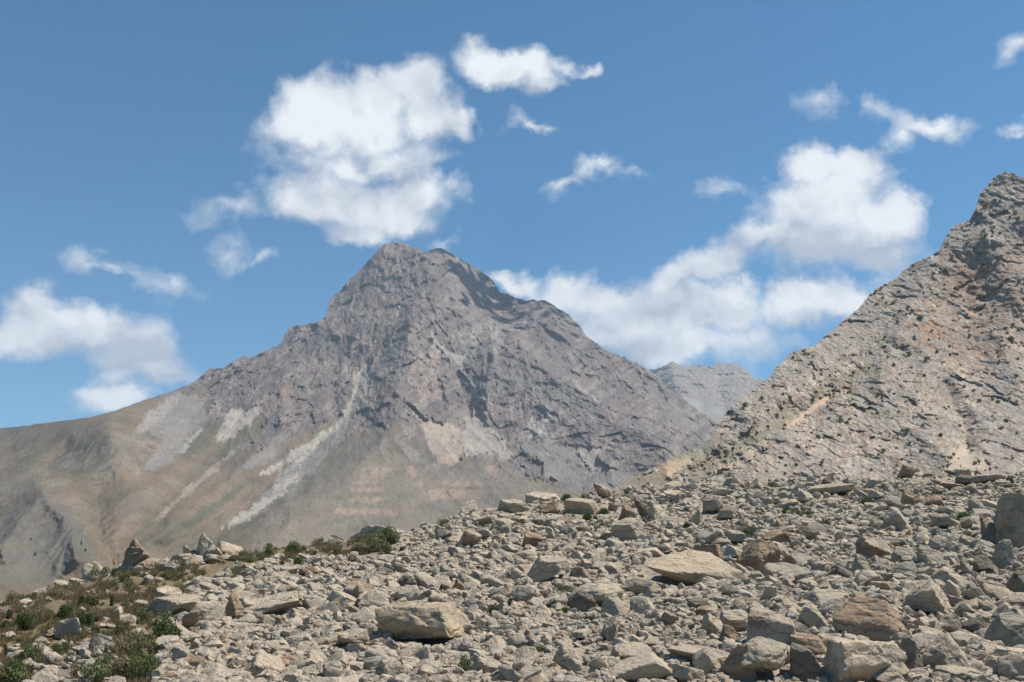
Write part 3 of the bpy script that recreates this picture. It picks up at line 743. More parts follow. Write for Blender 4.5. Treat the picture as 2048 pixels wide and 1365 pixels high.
# where the ground shows through the rubble it is itself rough
ppx, ppy = project(GX, GY, GZ)
front = GY > 1
gmask = np.where(front, mask(ppx, ppy, GRASS_POLY, 6, 10), (GX < 0) * 1.0)
GZ = GZ + (0.12 * fbm(GX, GY, GZ, 0.9, 3, 411, .6) * sstep(200, 60, GRr) * (0.35 + 0.65 * (1 - gmask)))
gcol = np.zeros(GX.shape + (3,), np.float32)
n1 = fbm(GX, GY, GX * 0, 5, 4, 421)[..., None]; n2 = fbm(GX, GY, GX * 0, 1.2, 3, 422)[..., None]
gcol[:] = np.array((0.36,0.30,0.235)) * (1 + .10 * n1 + .08 * n2)
soil = np.array((0.20,0.145,0.105)); dry = np.array((0.215,0.160,0.095)); grn = np.array((0.13,0.125,0.06))
tt = np.clip(.5 + n1, 0, 1); gs = soil * (1 - tt) + dry * tt
tt = np.clip(n2 * 1.3, 0, .7); gs = gs * (1 - tt) + grn * tt
pm = .8 * mask(ppx, ppy, [(70,1365),(115,1325),(170,1300),(215,1310),(190,1365),(150,1400),(50,1400)], 8, 12)[..., None]
gs = gs * (1 - pm * .85) + np.array((0.215,0.19,0.175)) * pm * .85
gm = gmask[..., None]; gcol = (gcol * (1 - gm) + gs * gm).astype(np.float32)
mg, N, p = newmat('hillside_soil')
at_ = N.n('ShaderNodeAttribute', attribute_name='tint').outputs['Color']
pos = N.n('ShaderNodeNewGeometry').outputs['Position']
na_ = N.noise(pos, 3.0, 6, .65); nb_ = N.noise(pos, 14.0, 4, .6)
vv = N.voro(pos, 9.0, 'F1'); vc = N.voro(pos, 9.0, 'F1', 'Color')
c = N.mix(N.mapr(na_, .35, .7), at_, N.mix(1.0, at_, (.72, .70, .67), 'MULTIPLY'))
c = N.mix(0.22, c, N.mix(1.0, c, vc, 'MULTIPLY'))
N.link(c, p.inputs['Base Color'])
hh = N.math('ADD', N.math('MULTIPLY', nb_, .6), N.math('MULTIPLY', N.math('SUBTRACT', 1.0, vv), .7))
N.link(N.bump(hh, .8, .06), p.inputs['Normal'])
tag(grid_mesh('ground', GX, GY, GZ, mg, gcol), 'sloping stony hillside under the boulders with dry grass on its left flank', kind='structure')

# valley floor out to the horizon
me = bpy.data.meshes.new('valley_floor'); bm = bmesh.new()
bmesh.ops.create_grid(bm, x_segments=40, y_segments=40, size=26000)
bm.to_mesh(me); bm.free()
vm, N, p = newmat('valley_soil'); pos = N.n('ShaderNodeNewGeometry').outputs['Position']
N.link(N.mix(N.noise(pos, .004, 8, .6), (.17,.155,.11), (.30,.25,.19)), p.inputs['Base Color'])
me.materials.append(vm); vf = bpy.data.objects.new('valley_floor', me); vf.location = (0, 0, -152); S.collection.objects.link(vf)
tag(vf, 'dry valley floor below the mountains', kind='structure')

# ================================================================== ROCKS
def rock_material():
    m, N, p = newmat('limestone')
    oi = N.n('ShaderNodeObjectInfo'); rnd = oi.outputs['Random']; oc = oi.outputs['Color']
    pos = N.n('ShaderNodeNewGeometry').outputs['Position']
    tcn = N.n('ShaderNodeTexCoord').outputs['Object']
    off = N.vmath('ADD', pos, N.scale((13.1, 7.7, 3.3), N.math('MULTIPLY', rnd, 9.0)))
    big = N.noise(off, 0.9, 5, .6); mid_ = N.noise(off, 3.6, 6, .65, dist=.4); fine = N.noise(off, 17.0, 4, .65)
    base = N.mix(rnd, (.48,.390,.288), (.40,.342,.265))
    base = N.mix(N.mapr(big, .42, .68), base, (.30,.265,.22))
    base = N.mix(N.mapr(mid_, .52, .72, 0, .75), base, (.43,.355,.265))
    base = N.mix(N.mapr(mid_, .46, .30, 0, .55), base, (.185,.17,.155))
    base = N.mix(1.0, base, N.mix(N.mapr(fine, .3, .7), (.78,.78,.78), (1.14,1.13,1.12)), 'MULTIPLY')
    # rusty skin on broken faces, strong where the rock's own tint asks for it
    sep = N.n('ShaderNodeSeparateColor'); N.link(oc, sep.inputs[0])
    rust = N.math('MULTIPLY', N.mapr(N.noise(off, .8, 5, .6, dist=.8), .56, .66, smooth=True), .75)
    base = N.mix(rust, base, N.mix(mid_, (.12,.082,.055), (.34,.21,.12)))
    # fractures
    wv = N.vmath('ADD', off, N.scale(N.noise(off, 2.2, 3, .6, col=True), .45))
    sq = N.n('ShaderNodeMapping'); N.put(sq.inputs['Vector'], wv); sq.inputs['Scale'].default_value = (.7, .7, 1.9); sq.inputs['Rotation'].default_value = (.4, .25, 0)
    ve = N.voro(sq.outputs[0], .85, 'DISTANCE_TO_EDGE')
    crack = N.mapr(ve, .0, .030, 1, 0)
    base = N.mix(N.math('MULTIPLY', crack, .45), base, (.10,.085,.07))
    base = N.mix(1.0, base, oc, 'MULTIPLY')
    N.link(base, p.inputs['Base Color'])
    h = N.math('ADD', N.math('MULTIPLY', N.mapr(ve, 0, .10), .35), N.math('ADD', N.math('MULTIPLY', mid_, .8), N.math('MULTIPLY', fine, .30)))
    N.link(N.bump(h, .9, .16), p.inputs['Normal'])
    return m
mat_rock = rock_material()

def ico(sub):
    bm = bmesh.new(); bmesh.ops.create_icosphere(bm, subdivisions=sub, radius=1)
    v = np.array([x.co[:] for x in bm.verts]); f = np.array([[q.index for q in x.verts] for x in bm.faces]); bm.free()
    return v / np.linalg.norm(v, axis=1)[:, None], f
ICO = {k: ico(k) for k in (2, 3, 4, 5)}
def rock_shape(sub, seed, kind='block'):
    """an angular block: an intersection of random planes, chipped by noise; extents are -1..1"""
    g = np.random.default_rng(seed); d, f = ICO[sub]
    base = []
    if kind == 'slab': ax = [((0, -.25, 1), .5), ((0, 0, -1), .5), ((1, .1, .4), .9), ((-1, .1, .45), .9), ((0, 1, .5), .85), ((.1, -1, .35), .85), ((.1, -.8, -.5), .8)]; extra = 4; lo, hi = .7, 1.1
    elif kind == 'wedge': ax = [((.6, -.45, .8), .5), ((-1, -.2, .35), .75), ((0, -1, .1), .72), ((0, 1, .6), .7), ((0, 0, -1), .6), ((1, 0, .2), .95)]; extra = 4; lo, hi = .7, 1.05
    elif kind == 'spire': ax = [((.9, -.2, .50), .42), ((-.9, .1, .48), .42), ((.1, -.9, .42), .42), ((0, .9, .4), .42), ((0, 0, -1), .7), ((.6, .6, .5), .5)]; extra = 6; lo, hi = .55, .95
    elif kind == 'round': ax = [((0, 0, -1), .7)]; extra = 13; lo, hi = .78, .98
    else: ax = [((.2, -.35, 1), .62), ((0, 0, -1), .65), ((1, .2, .35), .74), ((-1, -.1, .4), .74), ((.2, 1, .4), .72), ((-.15, -1, .12), .74)]; extra = 5; lo, hi = .68, 1.05
    for n, o in ax:
        n = np.array(n, float) + g.normal(size=3) * .26; base.append((n / np.linalg.norm(n), o * g.uniform(.88, 1.12)))
    for _ in range(extra):
        n = g.normal(size=3); n[2] = n[2] * .8 + .25; base.append((n / np.linalg.norm(n), g.uniform(lo, hi)))
    q = np.stack([np.where(d @ n > 1e-3, o / np.maximum(d @ n, 1e-3), 9.0) for n, o in base])
    kk = 60.0 if kind != 'round' else 14.0
    r = -np.log(np.exp(-kk * np.minimum(q, 3)).sum(0)) / kk
    v = d * r[:, None]
    s = float(g.uniform(0, 50))
    x, y, z = v[:, 0] + s, v[:, 1] + s, v[:, 2]
    nrm = .045 * fbm(x, y, z, 1.1, 2, seed % 97) + .035 * ridged(x, y, z * 1.8, .55, 3 if sub > 3 else 2, seed % 89)
    if kind == 'spire': nrm = nrm * 2.6
    if sub >= 4:
        f1, fe, cid = worley(x * 1.0, y * 1.0, z * 1.7, .8, seed % 71)
        nrm = nrm + .05 * (cid - .5) + .03 * np.clip(fe * 3, 0, 1)
    v = v + d * nrm[:, None]
    lo_, hi_ = v.min(0), v.max(0)
    v = (v - (lo_ + hi_) / 2) / ((hi_ - lo_) / 2)
    return v, f
def rock_mesh(name, sub, seed, kind='block', mat=mat_rock):
    v, f = rock_shape(sub, seed, kind)
    me = bpy.data.meshes.new(name); me.from_pydata(v.tolist(), [], f.tolist()); me.materials.append(mat)
    me.polygons.foreach_set('use_smooth', np.full(len(f), True))
    try: me.set_sharp_from_angle(angle=R(28))
    except Exception: pass
    return me
PROTO = {k: [rock_mesh('rock', 4, 1000 + 37 * i + j * 501, k) for i in range(n)] for j, (k, n) in enumerate([('block', 11), ('slab', 9), ('wedge', 8), ('round', 6), ('spire', 2)])}
TINT = {'p': (1.06, 1.04, 1.0), 'g': (.91, .90, .885), 'd': (.54, .53, .53), 'r': (.78, .67, .59), 't': (1.0, .955, .88), 'w': (1.22, 1.2, 1.15)}
WORD = {'p': 'pale grey', 'g': 'grey', 'd': 'dark grey', 'r': 'rusty brown', 't': 'tan', 'w': 'whitish'}

placed = []
def put_rock(px, py, w, h, kind='block', tint='p', label=None, rot=None, tilt=(0, 0), big=False, seed=None, depth=None, name='boulder'):
    """px,py: centre of the rock in the photograph; w,h its size there"""
    g = random.Random(int(px * 7 + py * 13) if seed is None else seed)
    x, y, z, r = hit(px, py + h * .42)
    W_ = w * r / F / 2; H_ = h * r / F / 2 * (1.08 if kind == 'slab' else 1.2)
    D_ = (depth or g.uniform(.65, .95)) * max(W_, H_ * .8)
    if big: me = rock_mesh(name, 5, g.randrange(9999), kind)
    else: me = g.choice(PROTO[kind])
    o = bpy.data.objects.new(name, me); S.collection.objects.link(o)
    ux, uy = x / r, y / r
    cx, cy = x + ux * D_ * .55, y + uy * D_ * .55
    gz = float(ground_z(np.array([cx]), np.array([cy]))[0])
    zz = min(z, gz) * .6 + max(z, gz) * .4
    crest_ = py - h * .5 < float(np.interp(px, _fx, _fy)) + 2 and kind != 'spire' and not (label or '').startswith('tilted white')
    o.location = (cx, cy, zz + H_ * (.58 if crest_ else {'spire': .98, 'wedge': .80}.get(kind, .74)))
    a = R(g.choice([0, 0, 25, -30]) if kind in ('wedge', 'spire') else g.uniform(-40, 40)) if rot is None else R(rot)
    az = -math.atan2(ux, uy)
    o.rotation_mode = 'XYZ'
    sx, sy = (W_, D_)
    o.scale = (sx * 1.06 * g.choice([1, 1, -1]), sy, H_)
    o.rotation_euler = (R(tilt[0] + g.uniform(-4, 14)), R(tilt[1] + g.uniform(-12, 12)), az + a)
    tt = TINT[tint]; j = g.uniform(.93, 1.07)
    o.color = (tt[0] * j, tt[1] * j, tt[2] * j, 1)
    placed.append(dict(o=o, px=px, py=py, w=w, h=h, kind=kind, tint=tint, label=label, r=r, d=D_, world=(cx, cy), rad=max(W_, D_)))
    return o
CROP = {'A': (200,1000,3.413), 'B': (700,1000,3.413), 'C': (1100,920,4.096), 'D': (1548,900,4.096), 'E': (1200,1065,4.096), 'F': (1548,1065,4.096),
        'G': (1748,1000,6.827), 'H': (1748,1165,6.827), 'I': (1448,1165,6.827), 'J': (300,1100,6.827), 'K': (1000,960,6.827), 'L': (0,1165,6.827), 'Z': (0,1000,3.74)}
def box(c, x0, y0, x1, y1):
    ox, oy, s = CROP[c]
    return ox + (x0 + x1) / 2 / s, oy + (y0 + y1) / 2 / s, (x1 - x0) / s, (y1 - y0) / s
BL = '''A 145 200 320 375 spire r|tall rough brown-grey pinnacle standing on the left skyline|the left skyline pinnacle
A 575 245 668 370 block t|cracked rounded boulder leaning against the tilted white slab
A 655 220 790 385 wedge w|tilted white slab with a sunlit right edge on the left skyline|the tilted white slab
A 780 250 990 350 wedge p|low humped outcrop on the skyline just right of the tilted white slab
Z 640 340 830 470 wedge p|pale slanting rock on the skyline left of the tall pinnacle|the slanting skyline rock left of the pinnacle
Z 430 450 560 540 block p
Z 280 520 460 585 round p|low rounded boulder at the far left end of the skyline rocks|the low round boulder at far left skyline
Z 0 575 140 610 slab p|flat pale rock on the skyline at the left frame edge
Z 870 405 1010 480 slab p
Z 1020 390 1150 470 block p
Z 1145 370 1300 440 slab p
Z 1290 400 1450 490 slab p
Z 900 470 1060 525 slab p
Z 540 515 690 560 slab w
Z 560 470 610 520 block p
Z 1400 330 1480 420 block g
A 1550 190 1655 265 round p|rounded banded boulder on the skyline left of the long overhanging slab|the banded skyline boulder
B 45 145 415 235 slab w|long pale slab overhanging a dark hollow on the skyline|the long overhanging skyline slab
A 860 375 960 400 slab p
A 1240 290 1320 310 slab g
J 950 280 1110 400 block p
J 1180 300 1400 440 block p|pale block beside a grey-green shrub at the edge of the dry grass
J 680 460 950 620 block p|grey block with a brown right side near the dry grass edge|the brown-sided block by the grass
J 430 460 560 560 block p
J 480 540 680 640 block g
J 780 395 1090 490 slab p
J 1010 600 1470 760 slab p|long pale ledge rock above the splintered upright rock
J 60 540 430 720 slab p|sloping pale slab touching the grass above the huge flat left slab
J 0 640 720 960 slab p|huge flat pale slab with a thin crack at the left edge of the boulder field|the huge flat left slab
J 500 790 970 1100 round p|smooth pale domed slab overlapping the huge flat left slab|the smooth domed slab
J 660 650 940 790 block p
J 190 1035 540 1260 block g|square-cut grey block with a black shadowed notch on its right|the square-cut notched block
J 440 930 650 1180 wedge r|wedge of rock with an orange-brown face beside the square-cut block
J 1000 700 1240 1020 spire r|upright splintered rock with a brown shadowed face|the splintered upright rock
J 1230 690 2000 930 slab p|long low boulder with a row of dark hollows beneath its front|the long hollow-fronted boulder
J 1140 890 1330 1040 block p
J 1290 920 1520 1070 slab p
J 720 1210 920 1365 block p
J 900 1210 1085 1365 round r|round brown boulder among paler rocks below the splintered rock|the round brown boulder
J 1500 930 1720 1070 block g
J 1720 950 1890 1110 block t
J 1360 1120 1540 1220 slab p
A 415 965 595 1075 slab p|pale flat-topped block below the square-cut block next to the shrubs
A 595 975 715 1060 block p
A 1535 645 1770 765 wedge p|grey wedge with a dark rusty hollow across its front|the grey wedge with the rusty hollow
A 1700 735 1810 815 block r
A 1660 590 1850 700 block g
A 1790 650 1990 760 slab p
A 1395 1060 1540 1145 slab p
A 1420 950 1570 1040 slab t
A 1610 920 1860 1060 block g|rough layered grey boulder left of the split orange boulder|the layered grey boulder
A 1515 1095 1695 1245 wedge g|tall triangular grey rock at the bottom left of the split orange boulder
A 920 1125 1230 1250 wedge p|broad grey hump on the bottom edge below the left rubble|the broad hump at the bottom edge
A 800 1170 960 1250 slab g
A 830 1050 890 1110 block r
A 1325 800 1440 900 block p
A 1090 810 1200 890 block t
A 1200 815 1310 890 block r
A 1590 780 1700 850 block p
A 700 950 800 1030 block p
A 1830 980 1950 1040 round g
A 460 1040 620 1150 slab p
A 590 1100 700 1180 block r
A 560 1190 690 1246 slab p
A 1340 480 1450 540 block r
A 1230 470 1340 530 slab p
A 870 990 960 1060 block d
A 1740 960 1840 1030 slab g
A 960 700 1100 790 slab p
A 1250 680 1360 790 block p
B 735 0 860 95 round w|white humped boulder standing on the skyline left of centre|the white skyline hump
B 715 60 850 112 slab p
B 565 190 690 280 wedge g
B 740 225 890 340 block p|blunt boulder with a shaded left side below the white skyline hump
B 945 245 1030 310 round t
B 430 505 600 630 block p|clean pale block with a flat face beside the dark cube|the clean pale block
B 560 515 700 630 slab p
B 295 540 440 625 block d|dark cube-like block left of the clean pale block
B 680 560 800 670 block r|rusty brown block right of the clean pale block
B 720 530 920 635 wedge p
B 885 360 980 405 slab w
B 1150 425 1480 590 block p big|broad grey-tan boulder in the middle of the field with a shaded left end|the broad middle boulder
B 1505 365 1610 440 round w
B 1660 445 1900 525 slab g
B 1500 590 1850 735 round p big|ridged pale boulder lying behind the dark-faced round stone|the ridged pale boulder
B 1495 645 1680 782 round d big|dark brown round-faced stone at the foot of the ridged pale boulder|the dark round-faced stone
B 1870 620 2090 668 slab p
B 1680 700 1900 800 block p
B 235 740 790 1030 slab t big|large split boulder with orange-brown broken faces|the split orange boulder
B 1400 1010 1640 1245 block p big|steep-sided pale boulder leaning right near the bottom centre|the leaning boulder at bottom centre
B 1100 1060 1275 1185 block p|blunt pale boulder with a dark underside at bottom centre
B 1170 935 1280 1025 round p
B 1290 850 1410 905 slab g
B 1140 820 1260 875 slab p
B 1180 740 1240 790 block r
B 1880 945 2005 1060 block p
B 1730 830 1830 980 wedge g
B 415 1130 570 1225 block g
B 75 650 265 740 slab p
B 290 690 410 780 slab p
B 0 600 130 720 block g
B 210 1020 290 1065 slab p
B 125 975 240 1040 round p
B 0 940 130 1040 slab g
B 1350 235 1430 295 round d
B 390 1230 560 1260 slab p
B 30 1180 150 1246 slab p
B 600 330 720 400 block g
B 1650 280 1760 340 slab g
B 1830 90 1930 160 block r
B 870 110 1010 190 slab p
B 640 420 740 460 slab p
B 980 130 1130 200 slab p
C 555 380 690 520 block r|rust-fronted block left of its dark split neighbour on the upper field|the rust-fronted block
C 690 360 805 490 wedge d|dark split rock standing upright beside the rust-fronted block
C 515 515 745 680 block g big|blunt grey boulder with a flat top below the rust-fronted block|the blunt grey boulder
C 820 390 960 530 block p|pale squarish boulder right of the dark split rock
C 1220 330 1430 460 slab g|tan flat-topped boulder with a shaded front high on the field
C 1370 395 1530 505 block g|smooth grey-tan block right of the tan flat-topped boulder|the smooth grey-tan block
C 1310 230 1510 310 slab g
C 1430 150 1580 225 slab p
C 1620 150 1800 235 wedge g|dark-sided outcrop on the skyline beneath the rocky mountain|the dark-sided skyline outcrop
C 905 250 1110 335 slab p
C 1140 430 1245 550 wedge t
C 1515 490 1590 600 wedge d
C 1190 690 1390 810 slab r|rusty slab tilted over a dark gap above the huge cracked slab
C 700 745 1500 1065 slab t big|huge cracked tan slab, the largest rock in the field|the huge cracked slab
C 1540 715 1870 950 block r big|large block with a brown stained face right of the huge cracked slab|the brown stained block
C 1740 860 2070 1010 slab g|long grey slab bridging a black gap right of the brown stained block|the bridging grey slab
C 1500 870 1630 990 wedge g
C 1440 850 1535 930 round r
C 1640 940 1780 1030 block g
C 360 870 640 970 block g
C 590 1000 990 1130 slab p|flat pale slab with a dark broken front below the huge cracked slab
C 170 765 300 850 round p
C 350 205 500 330 wedge t|tan peaked rock breaking the skyline right of centre|the tan peaked skyline rock
C 940 130 1070 200 slab w|whitish flat rock on the skyline below the mountain ridge foot|the whitish skyline rock
C 160 330 400 450 slab t
C 880 610 960 690 block t
C 690 730 930 800 slab p
C 1750 590 1960 710 slab r
C 1780 580 1880 680 block g
C 1960 670 2060 740 round g
C 250 600 340 660 block p
K 0 240 370 470 slab p|pale overhanging boulder just under the central skyline|the pale overhanging boulder
K 350 40 780 230 wedge w|broad pale peaked outcrop on the skyline at centre|the broad central skyline outcrop
K 540 320 800 480 wedge r
K 640 740 820 870 block g
K 870 250 1330 490 slab t
K 420 620 600 700 slab g
K 1230 840 1460 960 slab g
K 0 540 200 690 slab p
K 580 650 740 750 block g
K 1050 750 1250 860 block w
D 1020 110 1160 222 block r|brown cleft block high on the right skyline|the brown cleft skyline block
D 1405 128 1510 180 wedge d|small dark pointed rock on the skyline below the scree fan
D 1230 175 1300 225 block r
D 385 225 480 325 block r|upright rounded rock with a brown left face near the skyline
D 430 205 500 260 block t
D 310 280 655 392 slab t big|long lying boulder with a rusty right end near the skyline|the long rusty-ended boulder
D 1055 360 1200 490 wedge r|dark rusty pointed boulder standing alone on fine rubble|the rusty pointed boulder
D 1340 280 1560 340 slab t
D 1480 215 1630 320 block d|blackish broken block near the right skyline|the blackish skyline block
D 1610 205 1830 285 slab g
D 1690 280 1790 345 wedge t
D 955 340 1060 390 slab d
D 920 510 1130 700 block p|steep pale boulder with a pink broken foot beside a small shrub
D 1310 555 1460 670 block g
D 1605 430 1740 530 block p
D 1735 430 1890 530 block p|pale boulder with a dark underside right of the tall shrub
D 1740 610 1905 835 block d big|black-faced boulder standing at the right side of the field|the black-faced boulder
D 1885 480 2330 850 block g big|massive grey boulder cut off by the right frame edge|the massive right-edge boulder
D 690 750 950 915 wedge g|hipped grey boulder with a dark left face above the rubble gap
D 660 905 800 1060 block g
D 390 910 560 1000 slab p
D 1890 230 1970 290 block d
D 1450 150 1600 215 slab p
D 60 860 330 960 block g
D 1220 740 1340 790 slab g
D 1150 1100 1260 1160 block g
G 220 690 620 910 block g|rounded grey block with a rust streak under its right end
G 240 920 570 1100 round g|smooth oval grey boulder left of the horned rock
G 600 700 960 985 wedge g|horned grey rock with a sharp upright point|the horned grey rock
G 1350 810 1640 1050 block d|brown-grey boulder with a ridged shadowed front below the black-faced boulder
G 1210 870 1370 1080 block g
G 1640 650 1890 965 round g|tall rounded grey boulder just below the black-faced boulder
G 1190 520 1390 680 wedge g
G 1340 440 1530 560 slab g
G 1260 780 1400 880 round g
G 1030 905 1200 1000 slab g
G 1560 1040 1830 1190 slab g
G 810 990 1230 1210 block p
G 450 1030 610 1130 block g
G 600 1060 820 1160 round g
G 920 1150 1170 1365 block p|pale upright boulder with a small round stone at its foot
G 1290 1210 1470 1365 block g
G 1460 1210 1870 1440 block t|tan flat-topped boulder left of the dark slate boulder
G 1800 1100 2150 1365 block d|dark slate-grey boulder at the right frame edge|the dark slate boulder
G 0 1150 260 1300 slab t
G 0 1020 270 1150 slab g
G 480 1130 760 1230 slab g
G 60 820 220 930 block g
G 1560 960 1720 1060 block g
H 440 110 1000 490 block p big|broad tan-grey boulder with a long shadowed front|the broad shadow-fronted boulder
H 890 225 1260 400 round p
H 1100 300 1420 480 slab g
H 1660 280 1830 450 round g
H 1810 250 2090 410 slab g
H 1620 590 2110 985 block g big|large boulder with a dark cave-like hollow at the right edge|the cave-hollow boulder
H 1240 550 1530 740 slab d
H 420 900 720 1345 block d big|dark half of the folded boulder pair near the bottom right
H 630 880 1290 1330 block g big|large folded grey boulder with a dark undercut near the bottom right|the folded bottom-right boulder
H 650 680 1060 860 slab p
H 520 700 710 860 round d
H 1100 700 1300 830 block p
H 1060 780 1560 975 slab p|flat pale slab over a dark slot right of the folded boulder
H 1250 150 1500 320 round p
H 330 880 530 1110 block g
H 1450 1110 1750 1270 block g
H 1660 940 2060 1110 slab p
H 960 530 1200 740 wedge g
H 1160 100 1290 220 round g
H 700 480 900 600 block g
H 540 440 710 560 block g
F 585 670 1115 940 block r big|large pyramid-shaped boulder with a dark mottled front|the dark-fronted pyramid boulder
F 430 930 1120 1270 slab w big|pale banded slab lying along the bottom frame edge|the banded bottom slab
F 140 1010 430 1270 block d big|square slate-grey block at the bottom edge|the slate block at the bottom edge
F 140 880 480 1045 slab r big|rust-fronted ledge rock above the slate block
F 690 530 930 650 slab p|pale slab with a curved shadow under its front edge
F 230 505 620 645 slab p big|long pale slab with a deep shadow beneath its front|the long shadowed slab
F 315 600 490 690 slab p
F 230 680 470 850 block p
F 770 420 980 520 slab t|smooth tan slab in front of the hipped grey boulder
F 1340 1130 1700 1250 slab p
F 1850 1080 2090 1250 block g
F 790 1130 1110 1260 block p
F 500 310 680 430 wedge d
F 400 320 500 430 block g
F 40 310 340 450 slab g
F 600 650 690 720 block p
F 495 770 580 870 block t
E 1220 670 1600 1010 block p big|big sunlit boulder with a shaded front near the bottom right of centre|the big sunlit boulder
E 1000 670 1260 850 slab p
E 990 820 1160 980 block r|brown pitted block left of the big sunlit boulder
E 840 730 1020 890 wedge p
E 590 970 1110 1115 slab g
E 770 1020 1000 1190 block p
E 1120 980 1550 1260 round p big|smooth grey-tan rounded boulder at the bottom below the sunlit boulder|the smooth bottom boulder
E 1000 990 1300 1260 slab r big|dark crumbling brown rock beside the smooth bottom boulder
E 60 1090 590 1260 slab p
E 560 1130 830 1260 slab p
E 500 670 640 780 round r
E 720 560 890 650 slab d
E 780 630 970 730 slab g
E 1215 560 1370 630 slab r
E 1060 570 1215 680 wedge p
E 500 835 620 930 block g
E 710 880 830 960 round g
E 100 960 490 1120 slab p
E 0 560 270 700 block p
E 240 560 440 690 block p
E 360 440 600 520 slab p
E 350 900 530 990 slab p
E 1590 1010 1640 1060 block g
E 0 990 100 1060 block g
L 1220 770 1490 965 slab g|isolated grey boulder surrounded by shrubs on the left slope|the isolated grey boulder
L 1600 490 1830 650 round w|bluish-white rounded boulder among shrubs on the left slope
L 1690 610 1830 690 slab p
L 1780 650 1980 745 slab p
L 1540 370 1690 520 block p
L 1350 580 1460 640 slab w|small white flat stone on the bare left slope
L 1420 120 1500 190 block w
L 240 250 400 330 slab w
L 1850 280 1950 350 block p
L 0 690 70 740 slab w'''
LAND = []
for ln in BL.split('\n'):
    a, *lab = ln.split('|'); q = a.split()
    px, py, w, h = box(q[0], *map(float, q[1:5]))
    put_rock(px, py, w, h, q[5], q[6], lab[0] if lab else None, big=len(q) > 7)
    if len(lab) > 1: LAND.append((px, py, lab[1]))
# middling boulders filling the rest of the field
N_BOULDERS = 300
g = random.Random(5); occ = [(d['px'], d['py'], d['w'], d['h']) for d in placed]
tries = 0
while len(placed) < N_BOULDERS and tries < 6000:
    tries += 1
    px = g.uniform(330, 2045); py = g.uniform(965, 1362)
    if py < np.interp(px, _fx, _fy) + 12: continue
    if px < 800 and poly_sd(np.array([px]), np.array([py]), GRASS_POLY)[0] > -12: continue
    s = g.uniform(27, 56) * (0.72 + 0.45 * (py - 950) / 400) ; h = s * g.uniform(.42, .75)
    if any(abs(px - a) < (s + w) * .40 and abs(py - b) < (h + hh_) * .42 for a, b, w, hh_ in occ): continue
    put_rock(px, py, s, h, g.choice(['block', 'block', 'slab', 'slab', 'wedge', 'round']), g.choice('pppggttrd'))
    occ.append((px, py, s, h))
SHAPE = {'block': 'angular block', 'slab': 'flat slab', 'wedge': 'tilted wedge rock', 'round': 'rounded boulder', 'spire': 'pointed rock'}
def relation(px, py, used, head, nmax=16):
    """describe a thing by where it lies from a landmark rock, nearest landmark first"""
    order = sorted(LAND, key=lambda q: math.hypot(q[0] - px, (q[1] - py) * 1.6))
    for lx, ly, nm in order[:6]:
        dx, dy = px - lx, (py - ly) * 1.6
        dist = math.hypot(dx, dy)
        if abs(dx) > 2.2 * abs(dy): rel = 'left of' if dx < 0 else 'right of'
        elif abs(dy) > 2.2 * abs(dx): rel = 'above' if dy < 0 else 'below'
        else: rel = ('above and ' if dy < 0 else 'below and ') + ('left of' if dx < 0 else 'right of')
        for near in (['close ', ''] if dist < 75 else ['']):
            s = f'{head} {near}{rel} {nm}'
            if s not in used and len(s.split()) <= nmax: used.add(s); return s
    return None
used_labels = set(d['label'] for d in placed if d['label'])
for d in placed:
    o = d['o']
    if not d['label']:
        size = 'small' if d['w'] < 27 else ('medium-sized' if d['w'] < 44 else 'large')
        for head in (f"{size} {WORD[d['tint']]} {SHAPE[d['kind']]}", f"{WORD[d['tint']]} {size} {SHAPE[d['kind']]}", f"{size} weathered {WORD[d['tint']]} {SHAPE[d['kind']]}", f"{size} sunlit {WORD[d['tint']]} {SHAPE[d['kind']]}"):
            d['label'] = relation(d['px'], d['py'], used_labels, head)
            if d['label']: break
    tag(o, d['label'] or 'grey boulder in the rubble', 'boulder', 'boulders scattered over the rubble slope')

